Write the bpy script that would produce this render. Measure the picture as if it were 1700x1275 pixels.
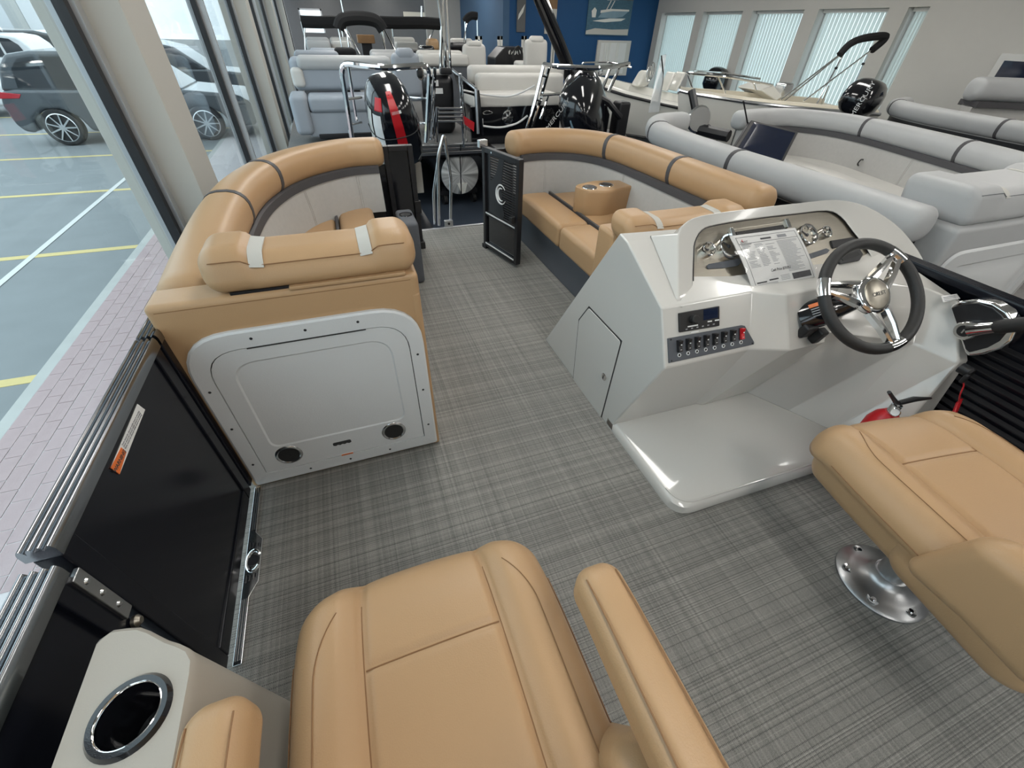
import bpy, bmesh, math, random
from math import sin, cos, pi, radians
from mathutils import Vector, Matrix
random.seed(7)
SC = bpy.context.scene
COL = SC.collection
for o in list(bpy.data.objects): bpy.data.objects.remove(o)

# ------------------------------------------------------------------ camera
FPX = 692.0; CX = 850.0; CY = 637.5; CAMH = 1.25     # the lens in pixels of the 1700 x 1275 frame
vy = Vector((520-CX, 35-CY, FPX)).normalized()
vz = -Vector((825-CX, 1446-CY, FPX)); vz = (vz - vz.dot(vy)*vy).normalized()
vx = vy.cross(vz)
def ray(u, v):
    d = Vector((u-CX, v-CY, FPX)); return Vector((vx.dot(d), vy.dot(d), vz.dot(d)))
CAMP = Vector((0, 0, CAMH))
def P(u, v, x=None, y=None, z=None):
    """pixel -> point on the plane x=, y= or z="""
    d = ray(u, v)
    t = x/d.x if x is not None else (y/d.y if y is not None else (z-CAMH)/d.z)
    return CAMP + d*t
def PP(u, v, p0, n):
    d = ray(u, v); p0 = Vector(p0); n = Vector(n)
    return CAMP + d*((p0-CAMP).dot(n)/d.dot(n))
cam = bpy.data.cameras.new('camera'); camo = bpy.data.objects.new('camera', cam); COL.objects.link(camo)
cam.sensor_width = 36; cam.lens = 36*FPX/1700; cam.clip_start = 0.02; cam.clip_end = 300
right = Vector((vx.x, vy.x, vz.x)); down = Vector((vx.y, vy.y, vz.y)); fwd = Vector((vx.z, vy.z, vz.z))
camo.matrix_world = Matrix(((right.x, -down.x, -fwd.x, 0), (right.y, -down.y, -fwd.y, 0), (right.z, -down.z, -fwd.z, CAMH), (0, 0, 0, 1)))
SC.camera = camo

# ------------------------------------------------------------------ world, exposure
w = bpy.data.worlds.new('sky'); SC.world = w; w.use_nodes = True
bg = w.node_tree.nodes['Background']; bg.inputs[0].default_value = (0.80, 0.91, 1.0, 1); bg.inputs[1].default_value = 1.45
vs = SC.view_settings; vs.view_transform = 'Standard'; vs.look = 'None'; vs.gamma = 1; vs.exposure = 0.80; vs.use_curve_mapping = False
LAMP = 9.5        # strength of the ceiling lamp diffusers

# ------------------------------------------------------------------ helpers
ORG = {}
def origin_of(o): return ORG.get(o.name, Vector((0, 0, 0))) if o else Vector((0, 0, 0))
def setp(o, label=None, cat=None, group=None, kind=None):
    if label: o['label'] = label
    if cat: o['category'] = cat
    if group: o['group'] = group
    if kind: o['kind'] = kind
    return o
def thing(name, label, cat, loc=(0, 0, 0), group=None, rotz=0):
    o = bpy.data.objects.new(name, None); COL.objects.link(o); o.empty_display_size = .05
    o.location = loc; o.rotation_euler = (0, 0, rotz); ORG[o.name] = Vector(loc)
    return setp(o, label, cat, group)
def mesh(name, vf, mat, parent=None, smooth=True, angle=35, bevel=0, seg=2, label=None, cat=None, group=None, kind=None, local=False, sub=0, blim=25):
    verts, faces = vf
    og = Vector((0, 0, 0)) if local else origin_of(parent)
    me = bpy.data.meshes.new(name)
    base = None
    if parent is None:
        xs = [v[0] for v in verts]; ys = [v[1] for v in verts]; zs = [v[2] for v in verts]
        og = Vector(((min(xs)+max(xs))/2, (min(ys)+max(ys))/2, min(zs)))
    me.from_pydata([(v[0]-og.x, v[1]-og.y, v[2]-og.z) for v in verts], [], faces)
    bm = bmesh.new(); bm.from_mesh(me); bmesh.ops.recalc_face_normals(bm, faces=bm.faces); bm.to_mesh(me); bm.free()
    me.update()
    if smooth:
        for p in me.polygons: p.use_smooth = True
        me.set_sharp_from_angle(angle=radians(angle))
    me.materials.append(MAT[mat] if isinstance(mat, str) else mat)
    o = bpy.data.objects.new(name, me); COL.objects.link(o)
    if parent is None: o.location = og; ORG[o.name] = og
    else:
        o.parent = parent; ORG[o.name] = Vector((0, 0, 0)) if local else origin_of(parent)
    if sub:
        m = o.modifiers.new('s', 'SUBSURF'); m.levels = m.render_levels = sub
    if bevel:
        m = o.modifiers.new('b', 'BEVEL'); m.width = bevel; m.segments = seg; m.limit_method = 'ANGLE'; m.angle_limit = radians(blim); m.harden_normals = True
    return setp(o, label, cat, group, kind)
def copy_tree(o, parent=None, loc=None, rotz=None, label=None, group=None):
    c = o.copy(); COL.objects.link(c); c.parent = parent
    if loc is not None: c.location = loc
    if rotz is not None: c.rotation_euler = (0, 0, rotz)
    if label: c['label'] = label
    if group: c['group'] = group
    for ch in o.children: copy_tree(ch, c)
    return c
def join(*vfs):
    V = []; F = []
    for v, f in vfs:
        n = len(V); V += list(v); F += [tuple(i+n for i in q) for q in f]
    return V, F
def xf(vf, M):
    return [tuple(M @ Vector(v)) for v in vf[0]], vf[1]
def move(vf, d): return [(v[0]+d[0], v[1]+d[1], v[2]+d[2]) for v in vf[0]], vf[1]
def box(x0, x1, y0, y1, z0, z1):
    return ([(x0,y0,z0),(x1,y0,z0),(x1,y1,z0),(x0,y1,z0),(x0,y0,z1),(x1,y0,z1),(x1,y1,z1),(x0,y1,z1)],
            [(3,2,1,0),(4,5,6,7),(0,1,5,4),(1,2,6,5),(2,3,7,6),(3,0,4,7)])
def frame(o, xa, ya):
    """matrix with x along xa and y near ya"""
    xa = Vector(xa).normalized(); za = xa.cross(Vector(ya)).normalized(); ya = za.cross(xa)
    return Matrix(((xa.x, ya.x, za.x, o[0]), (xa.y, ya.y, za.y, o[1]), (xa.z, ya.z, za.z, o[2]), (0, 0, 0, 1)))
def axis_frame(o, n):
    n = Vector(n).normalized(); h = Vector((0, 0, 1)) if abs(n.z) < .9 else Vector((1, 0, 0))
    xa = h.cross(n).normalized(); ya = n.cross(xa)
    return Matrix(((xa.x, ya.x, n.x, o[0]), (xa.y, ya.y, n.y, o[1]), (xa.z, ya.z, n.z, o[2]), (0, 0, 0, 1)))
def rbox(c, size, r, seg=4, nin=(1, 1, 1), fn=None):
    """rounded box; fn moves a point given in box coordinates"""
    H = [s/2 for s in size]; r = min(r, min(H)*.999)
    ax = []
    for i in range(3):
        L = [H[i]-r+r*math.tan(pi/4*k/seg) for k in range(seg, 0, -1)]
        inn = [-(H[i]-r)+2*(H[i]-r)*k/nin[i] for k in range(nin[i]+1)]
        ax.append([-a for a in L]+inn+L[::-1])
    V = []; F = []; idx = {}
    def vid(p):
        inner = [max(-(H[i]-r), min(H[i]-r, p[i])) for i in range(3)]
        d = Vector([p[i]-inner[i] for i in range(3)])
        if d.length > 1e-9: d = d.normalized()*r
        q = tuple(round(inner[i]+d[i], 6) for i in range(3))
        if q not in idx:
            idx[q] = len(V); V.append(q)
        return idx[q]
    for a in range(3):
        b, c2 = (a+1) % 3, (a+2) % 3
        for s in (-1, 1):
            for i in range(len(ax[b])-1):
                for j in range(len(ax[c2])-1):
                    q = []
                    for (ii, jj) in ((i, j), (i+1, j), (i+1, j+1), (i, j+1)):
                        p = [0, 0, 0]; p[a] = s*H[a]; p[b] = ax[b][ii]; p[c2] = ax[c2][jj]
                        k = vid(p)
                        if not q or k != q[-1]: q.append(k)
                    if len(set(q)) >= 3:
                        if q[0] == q[-1]: q = q[:-1]
                        F.append(tuple(q))
    if fn: V = [fn(*p) for p in V]
    return [(p[0]+c[0], p[1]+c[1], p[2]+c[2]) for p in V], F
def tube(path, r, seg=10, closed=False, cap=True):
    path = [Vector(p) for p in path]; n = len(path); V = []; F = []
    t0 = ((path[1]-path[0]).normalized() if not closed else (path[1]-path[-1]).normalized())
    h = Vector((0, 0, 1)) if abs(t0.z) < .9 else Vector((1, 0, 0))
    nrm = (h-h.dot(t0)*t0).normalized()
    for i, p in enumerate(path):
        if closed: t = (path[(i+1) % n]-path[i-1]).normalized()
        else: t = (path[min(i+1, n-1)]-path[max(i-1, 0)]).normalized()
        nrm = (nrm-nrm.dot(t)*t).normalized(); b = t.cross(nrm)
        rr = r[i] if isinstance(r, (list, tuple)) else r
        for k in range(seg):
            a = 2*pi*k/seg; V.append(tuple(p+(nrm*cos(a)+b*sin(a))*rr))
    for i in range(n if closed else n-1):
        for k in range(seg):
            a = i*seg; b2 = ((i+1) % n)*seg; k2 = (k+1) % seg
            F.append((a+k, a+k2, b2+k2, b2+k))
    if cap and not closed:
        F.append(tuple(range(seg))[::-1]); F.append(tuple(range((n-1)*seg, n*seg)))
    return V, F
def spline(pts, n=8, closed=False):
    pts = [Vector(p) for p in pts]; out = []
    N = len(pts)
    for i in range(N if closed else N-1):
        if closed: a, b, c, d = pts[i-1], pts[i], pts[(i+1) % N], pts[(i+2) % N]
        else: a, b, c, d = pts[max(i-1, 0)], pts[i], pts[i+1], pts[min(i+2, N-1)]
        for k in range(n):
            t = k/n
            out.append(.5*((2*b)+(c-a)*t+(2*a-5*b+4*c-d)*t*t+(3*b-a-3*c+d)*t**3))
    if not closed: out.append(pts[-1])
    return out
def rounded_path(pts, r, n=5):
    """polyline with rounded corners"""
    pts = [Vector(p) for p in pts]; out = [pts[0]]
    for i in range(1, len(pts)-1):
        a, b, c = pts[i-1], pts[i], pts[i+1]
        rr = min(r, (a-b).length*.48, (c-b).length*.48)
        p = b+(a-b).normalized()*rr; q = b+(c-b).normalized()*rr
        for k in range(n+1):
            t = k/n; out.append(p.lerp(b, t).lerp(b.lerp(q, t), t))
    out.append(pts[-1]); return out
def lathe(prof, M, seg=28, cap0=True, cap1=True):
    V = []; F = []
    for (r, z) in prof:
        for k in range(seg):
            a = 2*pi*k/seg; V.append(tuple(M @ Vector((r*cos(a), r*sin(a), z))))
    for i in range(len(prof)-1):
        for k in range(seg):
            k2 = (k+1) % seg; F.append((i*seg+k, i*seg+k2, (i+1)*seg+k2, (i+1)*seg+k))
    if cap0: F.append(tuple(range(seg))[::-1])
    if cap1: F.append(tuple(range((len(prof)-1)*seg, len(prof)*seg)))
    return V, F
def zlathe(prof, c, seg=28): return lathe(prof, Matrix.Translation(Vector(c)), seg)
def prism(poly, d):
    """polygon of 3D points pushed along d"""
    n = len(poly); d = Vector(d); poly = [Vector(p) for p in poly]
    V = [tuple(p) for p in poly]+[tuple(p+d) for p in poly]
    F = [tuple(range(n))[::-1], tuple(range(n, 2*n))]+[(i, (i+1) % n, n+(i+1) % n, n+i) for i in range(n)]
    return V, F
def round_poly(poly, r, n=5):
    """round corners of a closed polygon (any dimension); r number or list"""
    poly = [Vector(p) for p in poly]; N = len(poly); out = []
    for i in range(N):
        a, b, c = poly[i-1], poly[i], poly[(i+1) % N]
        rr = r[i] if isinstance(r, (list, tuple)) else r
        rr = min(rr, (a-b).length*.49, (c-b).length*.49)
        if rr < 1e-5: out.append(b); continue
        p = b+(a-b).normalized()*rr; q = b+(c-b).normalized()*rr
        for k in range(n+1):
            t = k/n; out.append(p.lerp(b, t).lerp(b.lerp(q, t), t))
    return out
def loft(loops, closed=True, cap0=False, cap1=False):
    n = len(loops[0]); V = []; F = []
    for L in loops: V += [tuple(p) for p in L]
    for i in range(len(loops)-1):
        for k in range(n if closed else n-1):
            k2 = (k+1) % n; F.append((i*n+k, i*n+k2, (i+1)*n+k2, (i+1)*n+k))
    if cap0: F.append(tuple(range(n))[::-1])
    if cap1: F.append(tuple(range((len(loops)-1)*n, len(loops)*n)))
    return V, F
def sweep(prof, path, side=1, ends=0.0, esteps=4):
    """closed profile [(outward, up)] along a horizontal path; side=+1 puts 'outward' to the left of travel; ends = rounding length"""
    path = [Vector(p) for p in path]; n = len(path)
    cu = sum(p[0] for p in prof)/len(prof); cv = sum(p[1] for p in prof)/len(prof)
    T = [(path[min(i+1, n-1)]-path[max(i-1, 0)]).normalized() for i in range(n)]
    st = []
    if ends:
        for k in range(esteps):
            a = pi/2*k/esteps; st.append((path[0]-T[0]*ends*cos(a), T[0], max(.02, 1-(1-sin(a))*.62) if k else .30))
    for i in range(n): st.append((path[i], T[i], 1))
    if ends:
        for k in range(esteps-1, -1, -1):
            a = pi/2*k/esteps; st.append((path[-1]+T[-1]*ends*cos(a), T[-1], max(.02, 1-(1-sin(a))*.62) if k else .30))
    loops = []
    for p, t, s in st:
        nn = Vector((-t.y, t.x, 0)).normalized()*side
        loops.append([p+nn*(cu+(u-cu)*s)+Vector((0, 0, cv+(v-cv)*s)) for u, v in prof])
    return loft(loops, True, True, True)
def grid(nx, ny, fn):
    V = [tuple(fn(i/nx, j/ny)) for j in range(ny+1) for i in range(nx+1)]
    F = [(j*(nx+1)+i, j*(nx+1)+i+1, (j+1)*(nx+1)+i+1, (j+1)*(nx+1)+i) for j in range(ny) for i in range(nx)]
    return V, F
def text(name, s, size, M, mat, parent, depth=0.0004, align='CENTER', bold=0, width=None):
    cu = bpy.data.curves.new(name, 'FONT'); cu.body = s; cu.size = size; cu.align_x = align; cu.align_y = 'CENTER'; cu.extrude = depth; cu.offset = bold; cu.resolution_u = 3
    to = bpy.data.objects.new(name+'_tmp', cu); COL.objects.link(to)
    bpy.context.view_layer.update()
    dg = bpy.context.evaluated_depsgraph_get(); me = bpy.data.meshes.new_from_object(to.evaluated_get(dg))
    bpy.data.objects.remove(to); bpy.data.curves.remove(cu)
    V = [v.co.copy() for v in me.vertices]; F = [tuple(p.vertices) for p in me.polygons]; bpy.data.meshes.remove(me)
    if not V: return None
    if width:
        x0 = min(v.x for v in V); x1 = max(v.x for v in V); k = width/(x1-x0)
        V = [Vector((v.x*k, v.y, v.z)) for v in V]
    return mesh(name, ([tuple(M @ v) for v in V], F), mat, parent, smooth=False)

# ------------------------------------------------------------------ materials
MAT = {}
def nt(name):
    m = bpy.data.materials.new(name); m.use_nodes = True; MAT[name] = m
    t = m.node_tree; return m, t, t.nodes['Principled BSDF']
def mk(name, col, rough=.5, metal=0, bump=0, bscale=200, vary=0, vscale=8, coat=0, spec=.5, detail=2, stretch=None, trans=0):
    m, t, b = nt(name); N = t.nodes; L = t.links
    b.inputs['Base Color'].default_value = (*col, 1); b.inputs['Roughness'].default_value = rough; b.inputs['Metallic'].default_value = metal
    b.inputs['Specular IOR Level'].default_value = spec; b.inputs['Coat Weight'].default_value = coat; b.inputs['Coat Roughness'].default_value = .05
    tc = N.new('ShaderNodeTexCoord'); vec = tc.outputs['Object']
    if stretch:
        mp = N.new('ShaderNodeMapping'); mp.inputs['Scale'].default_value = stretch; L.new(vec, mp.inputs['Vector']); vec = mp.outputs['Vector']
    if vary:
        n = N.new('ShaderNodeTexNoise'); n.inputs['Scale'].default_value = vscale; n.inputs['Detail'].default_value = 3; L.new(vec, n.inputs['Vector'])
        mx = N.new('ShaderNodeMix'); mx.data_type = 'RGBA'; L.new(n.outputs['Fac'], mx.inputs['Factor'])
        mx.inputs[6].default_value = (*[c*(1-vary) for c in col], 1); mx.inputs[7].default_value = (*[min(1, c*(1+vary)) for c in col], 1)
        L.new(mx.outputs[2], b.inputs['Base Color'])
    if bump:
        n2 = N.new('ShaderNodeTexNoise'); n2.inputs['Scale'].default_value = bscale; n2.inputs['Detail'].default_value = detail; L.new(vec, n2.inputs['Vector'])
        bp = N.new('ShaderNodeBump'); bp.inputs['Strength'].default_value = bump; bp.inputs['Distance'].default_value = .002; L.new(n2.outputs['Fac'], bp.inputs['Height']); L.new(bp.outputs['Normal'], b.inputs['Normal'])
    return m
mk('tan', (.435, .275, .145), .40, bump=.18, bscale=420, vary=.05, vscale=3, spec=.4)
mk('tan_seam', (.24, .125, .055), .7)
mk('grey_vinyl', (.42, .425, .425), .5, bump=.15, bscale=420, vary=.04)
mk('grey_panel', (.43, .42, .40), .75, bump=.3, bscale=600, vary=.06, vscale=40)
mk('blue_grey_vinyl', (.33, .36, .40), .5, bump=.15, bscale=300, vary=.04)
mk('white_vinyl', (.60, .585, .55), .5, bump=.1, bscale=300, vary=.03)
mk('dark_trim', (.060, .058, .062), .55, bump=.2, bscale=500)
mk('base_grey', (.085, .092, .105), .6, bump=.1, bscale=300, vary=.08)
mk('strap', (.50, .49, .45), .8, bump=.5, bscale=900)
mk('gelcoat', (.58, .565, .53), .16, coat=.5, vary=.015, vscale=2)
mk('door_white', (.62, .63, .63), .35, bump=.15, bscale=260, vary=.02)
mk('gap', (.03, .03, .03), .8)
mk('black_gloss', (.006, .0065, .009), .10, coat=.6, bump=.05, bscale=700)
mk('fence_black', (.006, .007, .011), .22, spec=.28)
mk('rail_metal', (.30, .31, .325), .20, metal=1)
mk('black_satin', (.012, .012, .014), .38, bump=.08, bscale=400)
mk('black_plastic', (.010, .010, .011), .45, bump=.1, bscale=700)
mk('rubber', (.013, .013, .013), .6, bump=.2, bscale=900)
mk('leather_black', (.016, .016, .016), .5, bump=.35, bscale=700)
mk('chrome', (.86, .86, .86), .06, metal=1)
mk('steel', (.72, .73, .74), .18, metal=1)
mk('alu', (.55, .56, .58), .28, metal=1, vary=.05)
mk('alu_cast', (.50, .51, .52), .36, metal=1, bump=.1, bscale=300)
mk('dash_metal', (.42, .39, .33), .30, metal=1, bump=.12, bscale=90, stretch=(1, 60, 60), vary=.08, vscale=6)
mk('beige_plastic', (.40, .37, .32), .5, bump=.15, bscale=500)
mk('red', (.50, .012, .018), .3)
mk('orange', (.75, .17, .03), .5)
mk('white_print', (.75, .75, .74), .5)
mk('paper', (.72, .71, .69), .55, coat=.0)
mk('ink', (.06, .06, .065), .6)
mk('ink_grey', (.30, .30, .31), .6)
mk('screen', (.006, .012, .035), .06, coat=.5)
mk('wall_white', (.52, .51, .48), .8, bump=.05, bscale=60, vary=.02)
mk('wall_blue', (.004, .060, .17), .7, vary=.04)
mk('wall_slate', (.05, .11, .20), .7, vary=.05)
mk('wall_dark', (.12, .12, .12), .8, vary=.05)
mk('ceil', (.62, .62, .60), .85)
mk('post_paint', (.54, .53, .49), .75, bump=.05, bscale=80)
mk('post_side', (.50, .485, .44), .75, bump=.05, bscale=80)
mk('frame_alu', (.50, .51, .52), .4, metal=.5)
mk('hull_white', (.70, .69, .64), .2, coat=.4)
mk('cream', (.66, .61, .50), .4)
mk('carpet', (.018, .028, .045), .95, bump=.8, bscale=500, vary=.6, vscale=120)
mk('asphalt', (.23, .245, .25), .9, bump=.3, bscale=60, vary=.12, vscale=3)
mk('yellow_paint', (.62, .50, .22), .8, vary=.1, vscale=30)
mk('white_paint', (.62, .62, .60), .8)
mk('brick', (.42, .315, .315), .85, bump=.4, bscale=120, vary=.22, vscale=9)
mk('mortar', (.60, .55, .55), .9)
mk('concrete', (.45, .45, .43), .9, bump=.2, bscale=40, vary=.1)
mk('car_grey', (.055, .065, .075), .2, coat=.8)
mk('car_white', (.7, .7, .7), .2, coat=.8)
mk('car_glass', (.02, .025, .03), .05)
mk('tail_red', (.45, .02, .03), .2)
mk('canvas_black', (.008, .008, .009), .9, bump=.3, bscale=300)
mk('blind', (.68, .68, .66), .8)
mk('deck_mat', (.16, .155, .15), .9, bump=.4, bscale=400, vary=.25, vscale=60)
mk('wood', (.22, .12, .05), .6, vary=.2)
mk('sea', (.05, .12, .17), .5, vary=.4, vscale=14, stretch=(1, 1, 4))
mk('sky_print', (.20, .30, .36), .5, vary=.2, vscale=5)
# glass: clear, with a Fresnel reflection
m, t, b = nt('glass'); N = t.nodes; L = t.links; N.remove(b)
out = N['Material Output']; tr = N.new('ShaderNodeBsdfTransparent'); tr.inputs[0].default_value = (.90, .95, .95, 1)
gl = N.new('ShaderNodeBsdfGlossy'); gl.inputs['Roughness'].default_value = .02
lw = N.new('ShaderNodeLayerWeight'); lw.inputs[0].default_value = .5
pw = N.new('ShaderNodeMath'); pw.operation = 'POWER'; L.new(lw.outputs['Facing'], pw.inputs[0]); pw.inputs[1].default_value = 5
fr = N.new('ShaderNodeMath'); fr.operation = 'MULTIPLY_ADD'; L.new(pw.outputs[0], fr.inputs[0]); fr.inputs[1].default_value = .80; fr.inputs[2].default_value = .04
mx = N.new('ShaderNodeMixShader'); L.new(fr.outputs[0], mx.inputs[0]); L.new(tr.outputs[0], mx.inputs[1]); L.new(gl.outputs[0], mx.inputs[2]); L.new(mx.outputs[0], out.inputs[0])
# lamp diffuser
def emis(name, col, s):
    m, t, b = nt(name); b.inputs['Base Color'].default_value = (*col, 1); b.inputs['Emission Color'].default_value = (*col, 1); b.inputs['Emission Strength'].default_value = s
emis('lamp', (1, .975, .93), LAMP)
# backlit blinds: cloth that lets daylight through
m, t, b = nt('blind_cloth'); N = t.nodes; L = t.links
b.inputs['Base Color'].default_value = (.75, .77, .75, 1); b.inputs['Roughness'].default_value = .8
tl = N.new('ShaderNodeBsdfTranslucent'); tl.inputs[0].default_value = (.75, .80, .78, 1)
mx = N.new('ShaderNodeMixShader'); mx.inputs[0].default_value = .55; L.new(b.outputs[0], mx.inputs[1]); L.new(tl.outputs[0], mx.inputs[2]); L.new(mx.outputs[0], N['Material Output'].inputs[0])
# woven vinyl deck: fine weave with dashed rows running across the boat
m, t, b = nt('woven'); N = t.nodes; L = t.links
tc = N.new('ShaderNodeTexCoord')
def mapped(scale):
    mp = N.new('ShaderNodeMapping'); mp.inputs['Scale'].default_value = scale; L.new(tc.outputs['Object'], mp.inputs['Vector']); return mp.outputs['Vector']
def noise(vec, scale, detail=2):
    n = N.new('ShaderNodeTexNoise'); n.inputs['Scale'].default_value = scale; n.inputs['Detail'].default_value = detail; L.new(vec, n.inputs['Vector']); return n.outputs['Fac']
def math_(op, a, b_=None, c=None):
    n = N.new('ShaderNodeMath'); n.operation = op
    for i, q in enumerate((a, b_, c)):
        if q is None: continue
        if isinstance(q, (int, float)): n.inputs[i].default_value = q
        else: L.new(q, n.inputs[i])
    return n.outputs[0]
sx = N.new('ShaderNodeSeparateXYZ'); L.new(tc.outputs['Object'], sx.inputs[0])
def wnoise(v):
    n = N.new('ShaderNodeTexWhiteNoise'); n.noise_dimensions = '1D'; L.new(v, n.inputs['W']); return n.outputs['Value']
ry = math_('MULTIPLY', sx.outputs['Y'], 1/.0066); ri = math_('FLOOR', ry); rf = math_('FRACT', ry)
cx = math_('MULTIPLY', sx.outputs['X'], 1/.0042); ci = math_('FLOOR', cx); cf = math_('FRACT', cx)
rnd1 = wnoise(ri); rnd2 = wnoise(math_('ADD', ri, 31.7)); crnd = wnoise(ci)
patch = noise(mapped((1.2, 60, 1)), 1.0, 3)          # rows change strength along their length
fine = noise(mapped((1, 1, 1)), 520, 2)
colb = noise(mapped((110, 1.5, 1)), 1.0, 3)
rowm = math_('LESS_THAN', math_('ABSOLUTE', math_('SUBTRACT', rf, .5)), .20)
dash = math_('LESS_THAN', cf, .58)
vis = math_('MULTIPLY', math_('GREATER_THAN', rnd1, .45), math_('MULTIPLY', rnd1, math_('ADD', patch, .35)))
rm = math_('MULTIPLY', math_('MULTIPLY', rowm, dash), vis)
lightm = math_('MULTIPLY', math_('MULTIPLY', math_('GREATER_THAN', rf, .72), math_('GREATER_THAN', rnd2, .55)), patch)
tx = math_('ADD', math_('ADD', math_('MULTIPLY', rnd2, .05), math_('MULTIPLY', crnd, .10)), math_('ADD', math_('MULTIPLY', fine, .45), math_('ADD', math_('MULTIPLY', colb, .27), math_('MULTIPLY', patch, .13))))
tx = math_('ADD', tx, math_('MULTIPLY', lightm, .16))
cr = N.new('ShaderNodeValToRGB'); L.new(tx, cr.inputs[0])
cr.color_ramp.elements[0].position = .28; cr.color_ramp.elements[0].color = (.085, .084, .078, 1)
cr.color_ramp.elements[1].position = .78; cr.color_ramp.elements[1].color = (.34, .33, .30, 1)
mx = N.new('ShaderNodeMix'); mx.data_type = 'RGBA'; L.new(math_('MINIMUM', math_('MULTIPLY', rm, 1.15), .75), mx.inputs['Factor']); L.new(cr.outputs[0], mx.inputs[6]); mx.inputs[7].default_value = (.03, .03, .03, 1)
L.new(mx.outputs[2], b.inputs['Base Color']); b.inputs['Roughness'].default_value = .7
bp = N.new('ShaderNodeBump'); bp.inputs['Strength'].default_value = .35; bp.inputs['Distance'].default_value = .0015; L.new(math_('SUBTRACT', tx, math_('MULTIPLY', rm, .4)), bp.inputs['Height']); L.new(bp.outputs['Normal'], b.inputs['Normal'])

# hazy clear acrylic
m, t, b = nt('acrylic'); N = t.nodes; L = t.links
b.inputs['Base Color'].default_value = (.70, .74, .76, 1); b.inputs['Roughness'].default_value = .1
tr = N.new('ShaderNodeBsdfTransparent'); mx = N.new('ShaderNodeMixShader'); mx.inputs[0].default_value = .45
L.new(tr.outputs[0], mx.inputs[1]); L.new(b.outputs[0], mx.inputs[2]); L.new(mx.outputs[0], N['Material Output'].inputs[0])
# ================================================================== the room
FZ = -.80; CZ = 2.45; WX = -.95; RX = 8.0; YB = -5.0; YF = 26.0
def struct(name, vf, mat, parent=None, **k):
    o = mesh(name, vf, mat, parent, **k)
    if parent is None: o['kind'] = 'structure'
    return o
struct('floor', box(WX-.15, RX+.2, YB-.2, YF+.2, FZ-.1, FZ), 'carpet', smooth=False)
struct('ceiling', box(WX-.15, RX+.2, YB-.2, YF+.2, CZ, CZ+.12), 'ceil', smooth=False)
struct('wall_rear', box(WX-.15, RX+.2, YB-.15, YB, FZ, CZ), 'wall_white', smooth=False)
fx0, fx1 = P(498, 30, y=YF).x, P(536, 30, y=YF).x; fz0, fz1 = P(515, 54, y=YF).z, P(515, 14, y=YF).z
struct('wall_far', join(box(WX-.15, fx0, YF, YF+.15, FZ, CZ), box(fx1, RX+.2, YF, YF+.15, FZ, CZ), box(fx0, fx1, YF, YF+.15, FZ, fz0), box(fx0, fx1, YF, YF+.15, fz1, CZ)), 'wall_dark', smooth=False)
wf_ = struct('window_30', join(box(fx0, fx0+.06, YF, YF+.1, fz0, fz1), box(fx1-.06, fx1, YF, YF+.1, fz0, fz1), box(fx0, fx1, YF, YF+.1, fz1-.06, fz1), box(fx0, fx1, YF, YF+.1, (fz0+fz1)/2-.03, (fz0+fz1)/2+.03)), 'frame_alu', smooth=False)
mesh('pane', box(fx0+.05, fx1-.05, YF+.04, YF+.046, fz0, fz1-.05), 'glass', wf_, smooth=False)
# left glass wall: posts every 5.07 m, a slim mullion between
struct('wall_left', join(box(WX-.12, WX+.02, YB, YF, FZ, FZ+.10), box(WX-.12, WX+.02, YB, YF, 2.30, CZ)), 'post_paint', smooth=False)
posts = [2.83+5.07*k for k in range(-1, 4)]
n = 0
for k, y0 in enumerate(posts):
    struct('trim_%d' % (k+1), box(WX-.12, WX+.19, y0, y0+.41, FZ, CZ), 'post_side', smooth=False, bevel=.004)
for k, y0 in enumerate(posts):
    ya, yb = y0+.41, min(y0+5.07, YF)
    if ya >= YF: continue
    win = struct('window_%d' % (k+1), join(box(WX-.05, WX+.05, ya, ya+.06, FZ+.1, 2.30), box(WX-.05, WX+.05, yb-.06, yb, FZ+.1, 2.30),
          box(WX-.05, WX+.05, ya+.06, yb-.06, FZ+.1, FZ+.16), box(WX-.05, WX+.05, ya+.06, yb-.06, 2.24, 2.30)), 'frame_alu', smooth=False)
    ym = (ya+yb)/2
    def child(nm, vf, mt): 
        o = mesh(nm, vf, mt, win, smooth=False); return o
    child('mullion', box(WX-.05, WX+.08, ym-.025, ym+.025, FZ+.16, 2.24), 'frame_alu')
    for yy in (ya+.06, ym+.025): child('gasket', box(WX-.012, WX+.03, yy, yy+.035, FZ+.16, 2.24), 'black_satin')
    for yy in (ym-.025, yb-.06): child('gasket', box(WX-.012, WX+.03, yy-.045, yy, FZ+.16, 2.24), 'black_satin')
    child('pane', box(WX-.006, WX, ya+.08, ym-.04, FZ+.15, 2.26), 'glass')
    child('pane', box(WX-.006, WX, ym+.04, yb-.08, FZ+.15, 2.26), 'glass')
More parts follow.
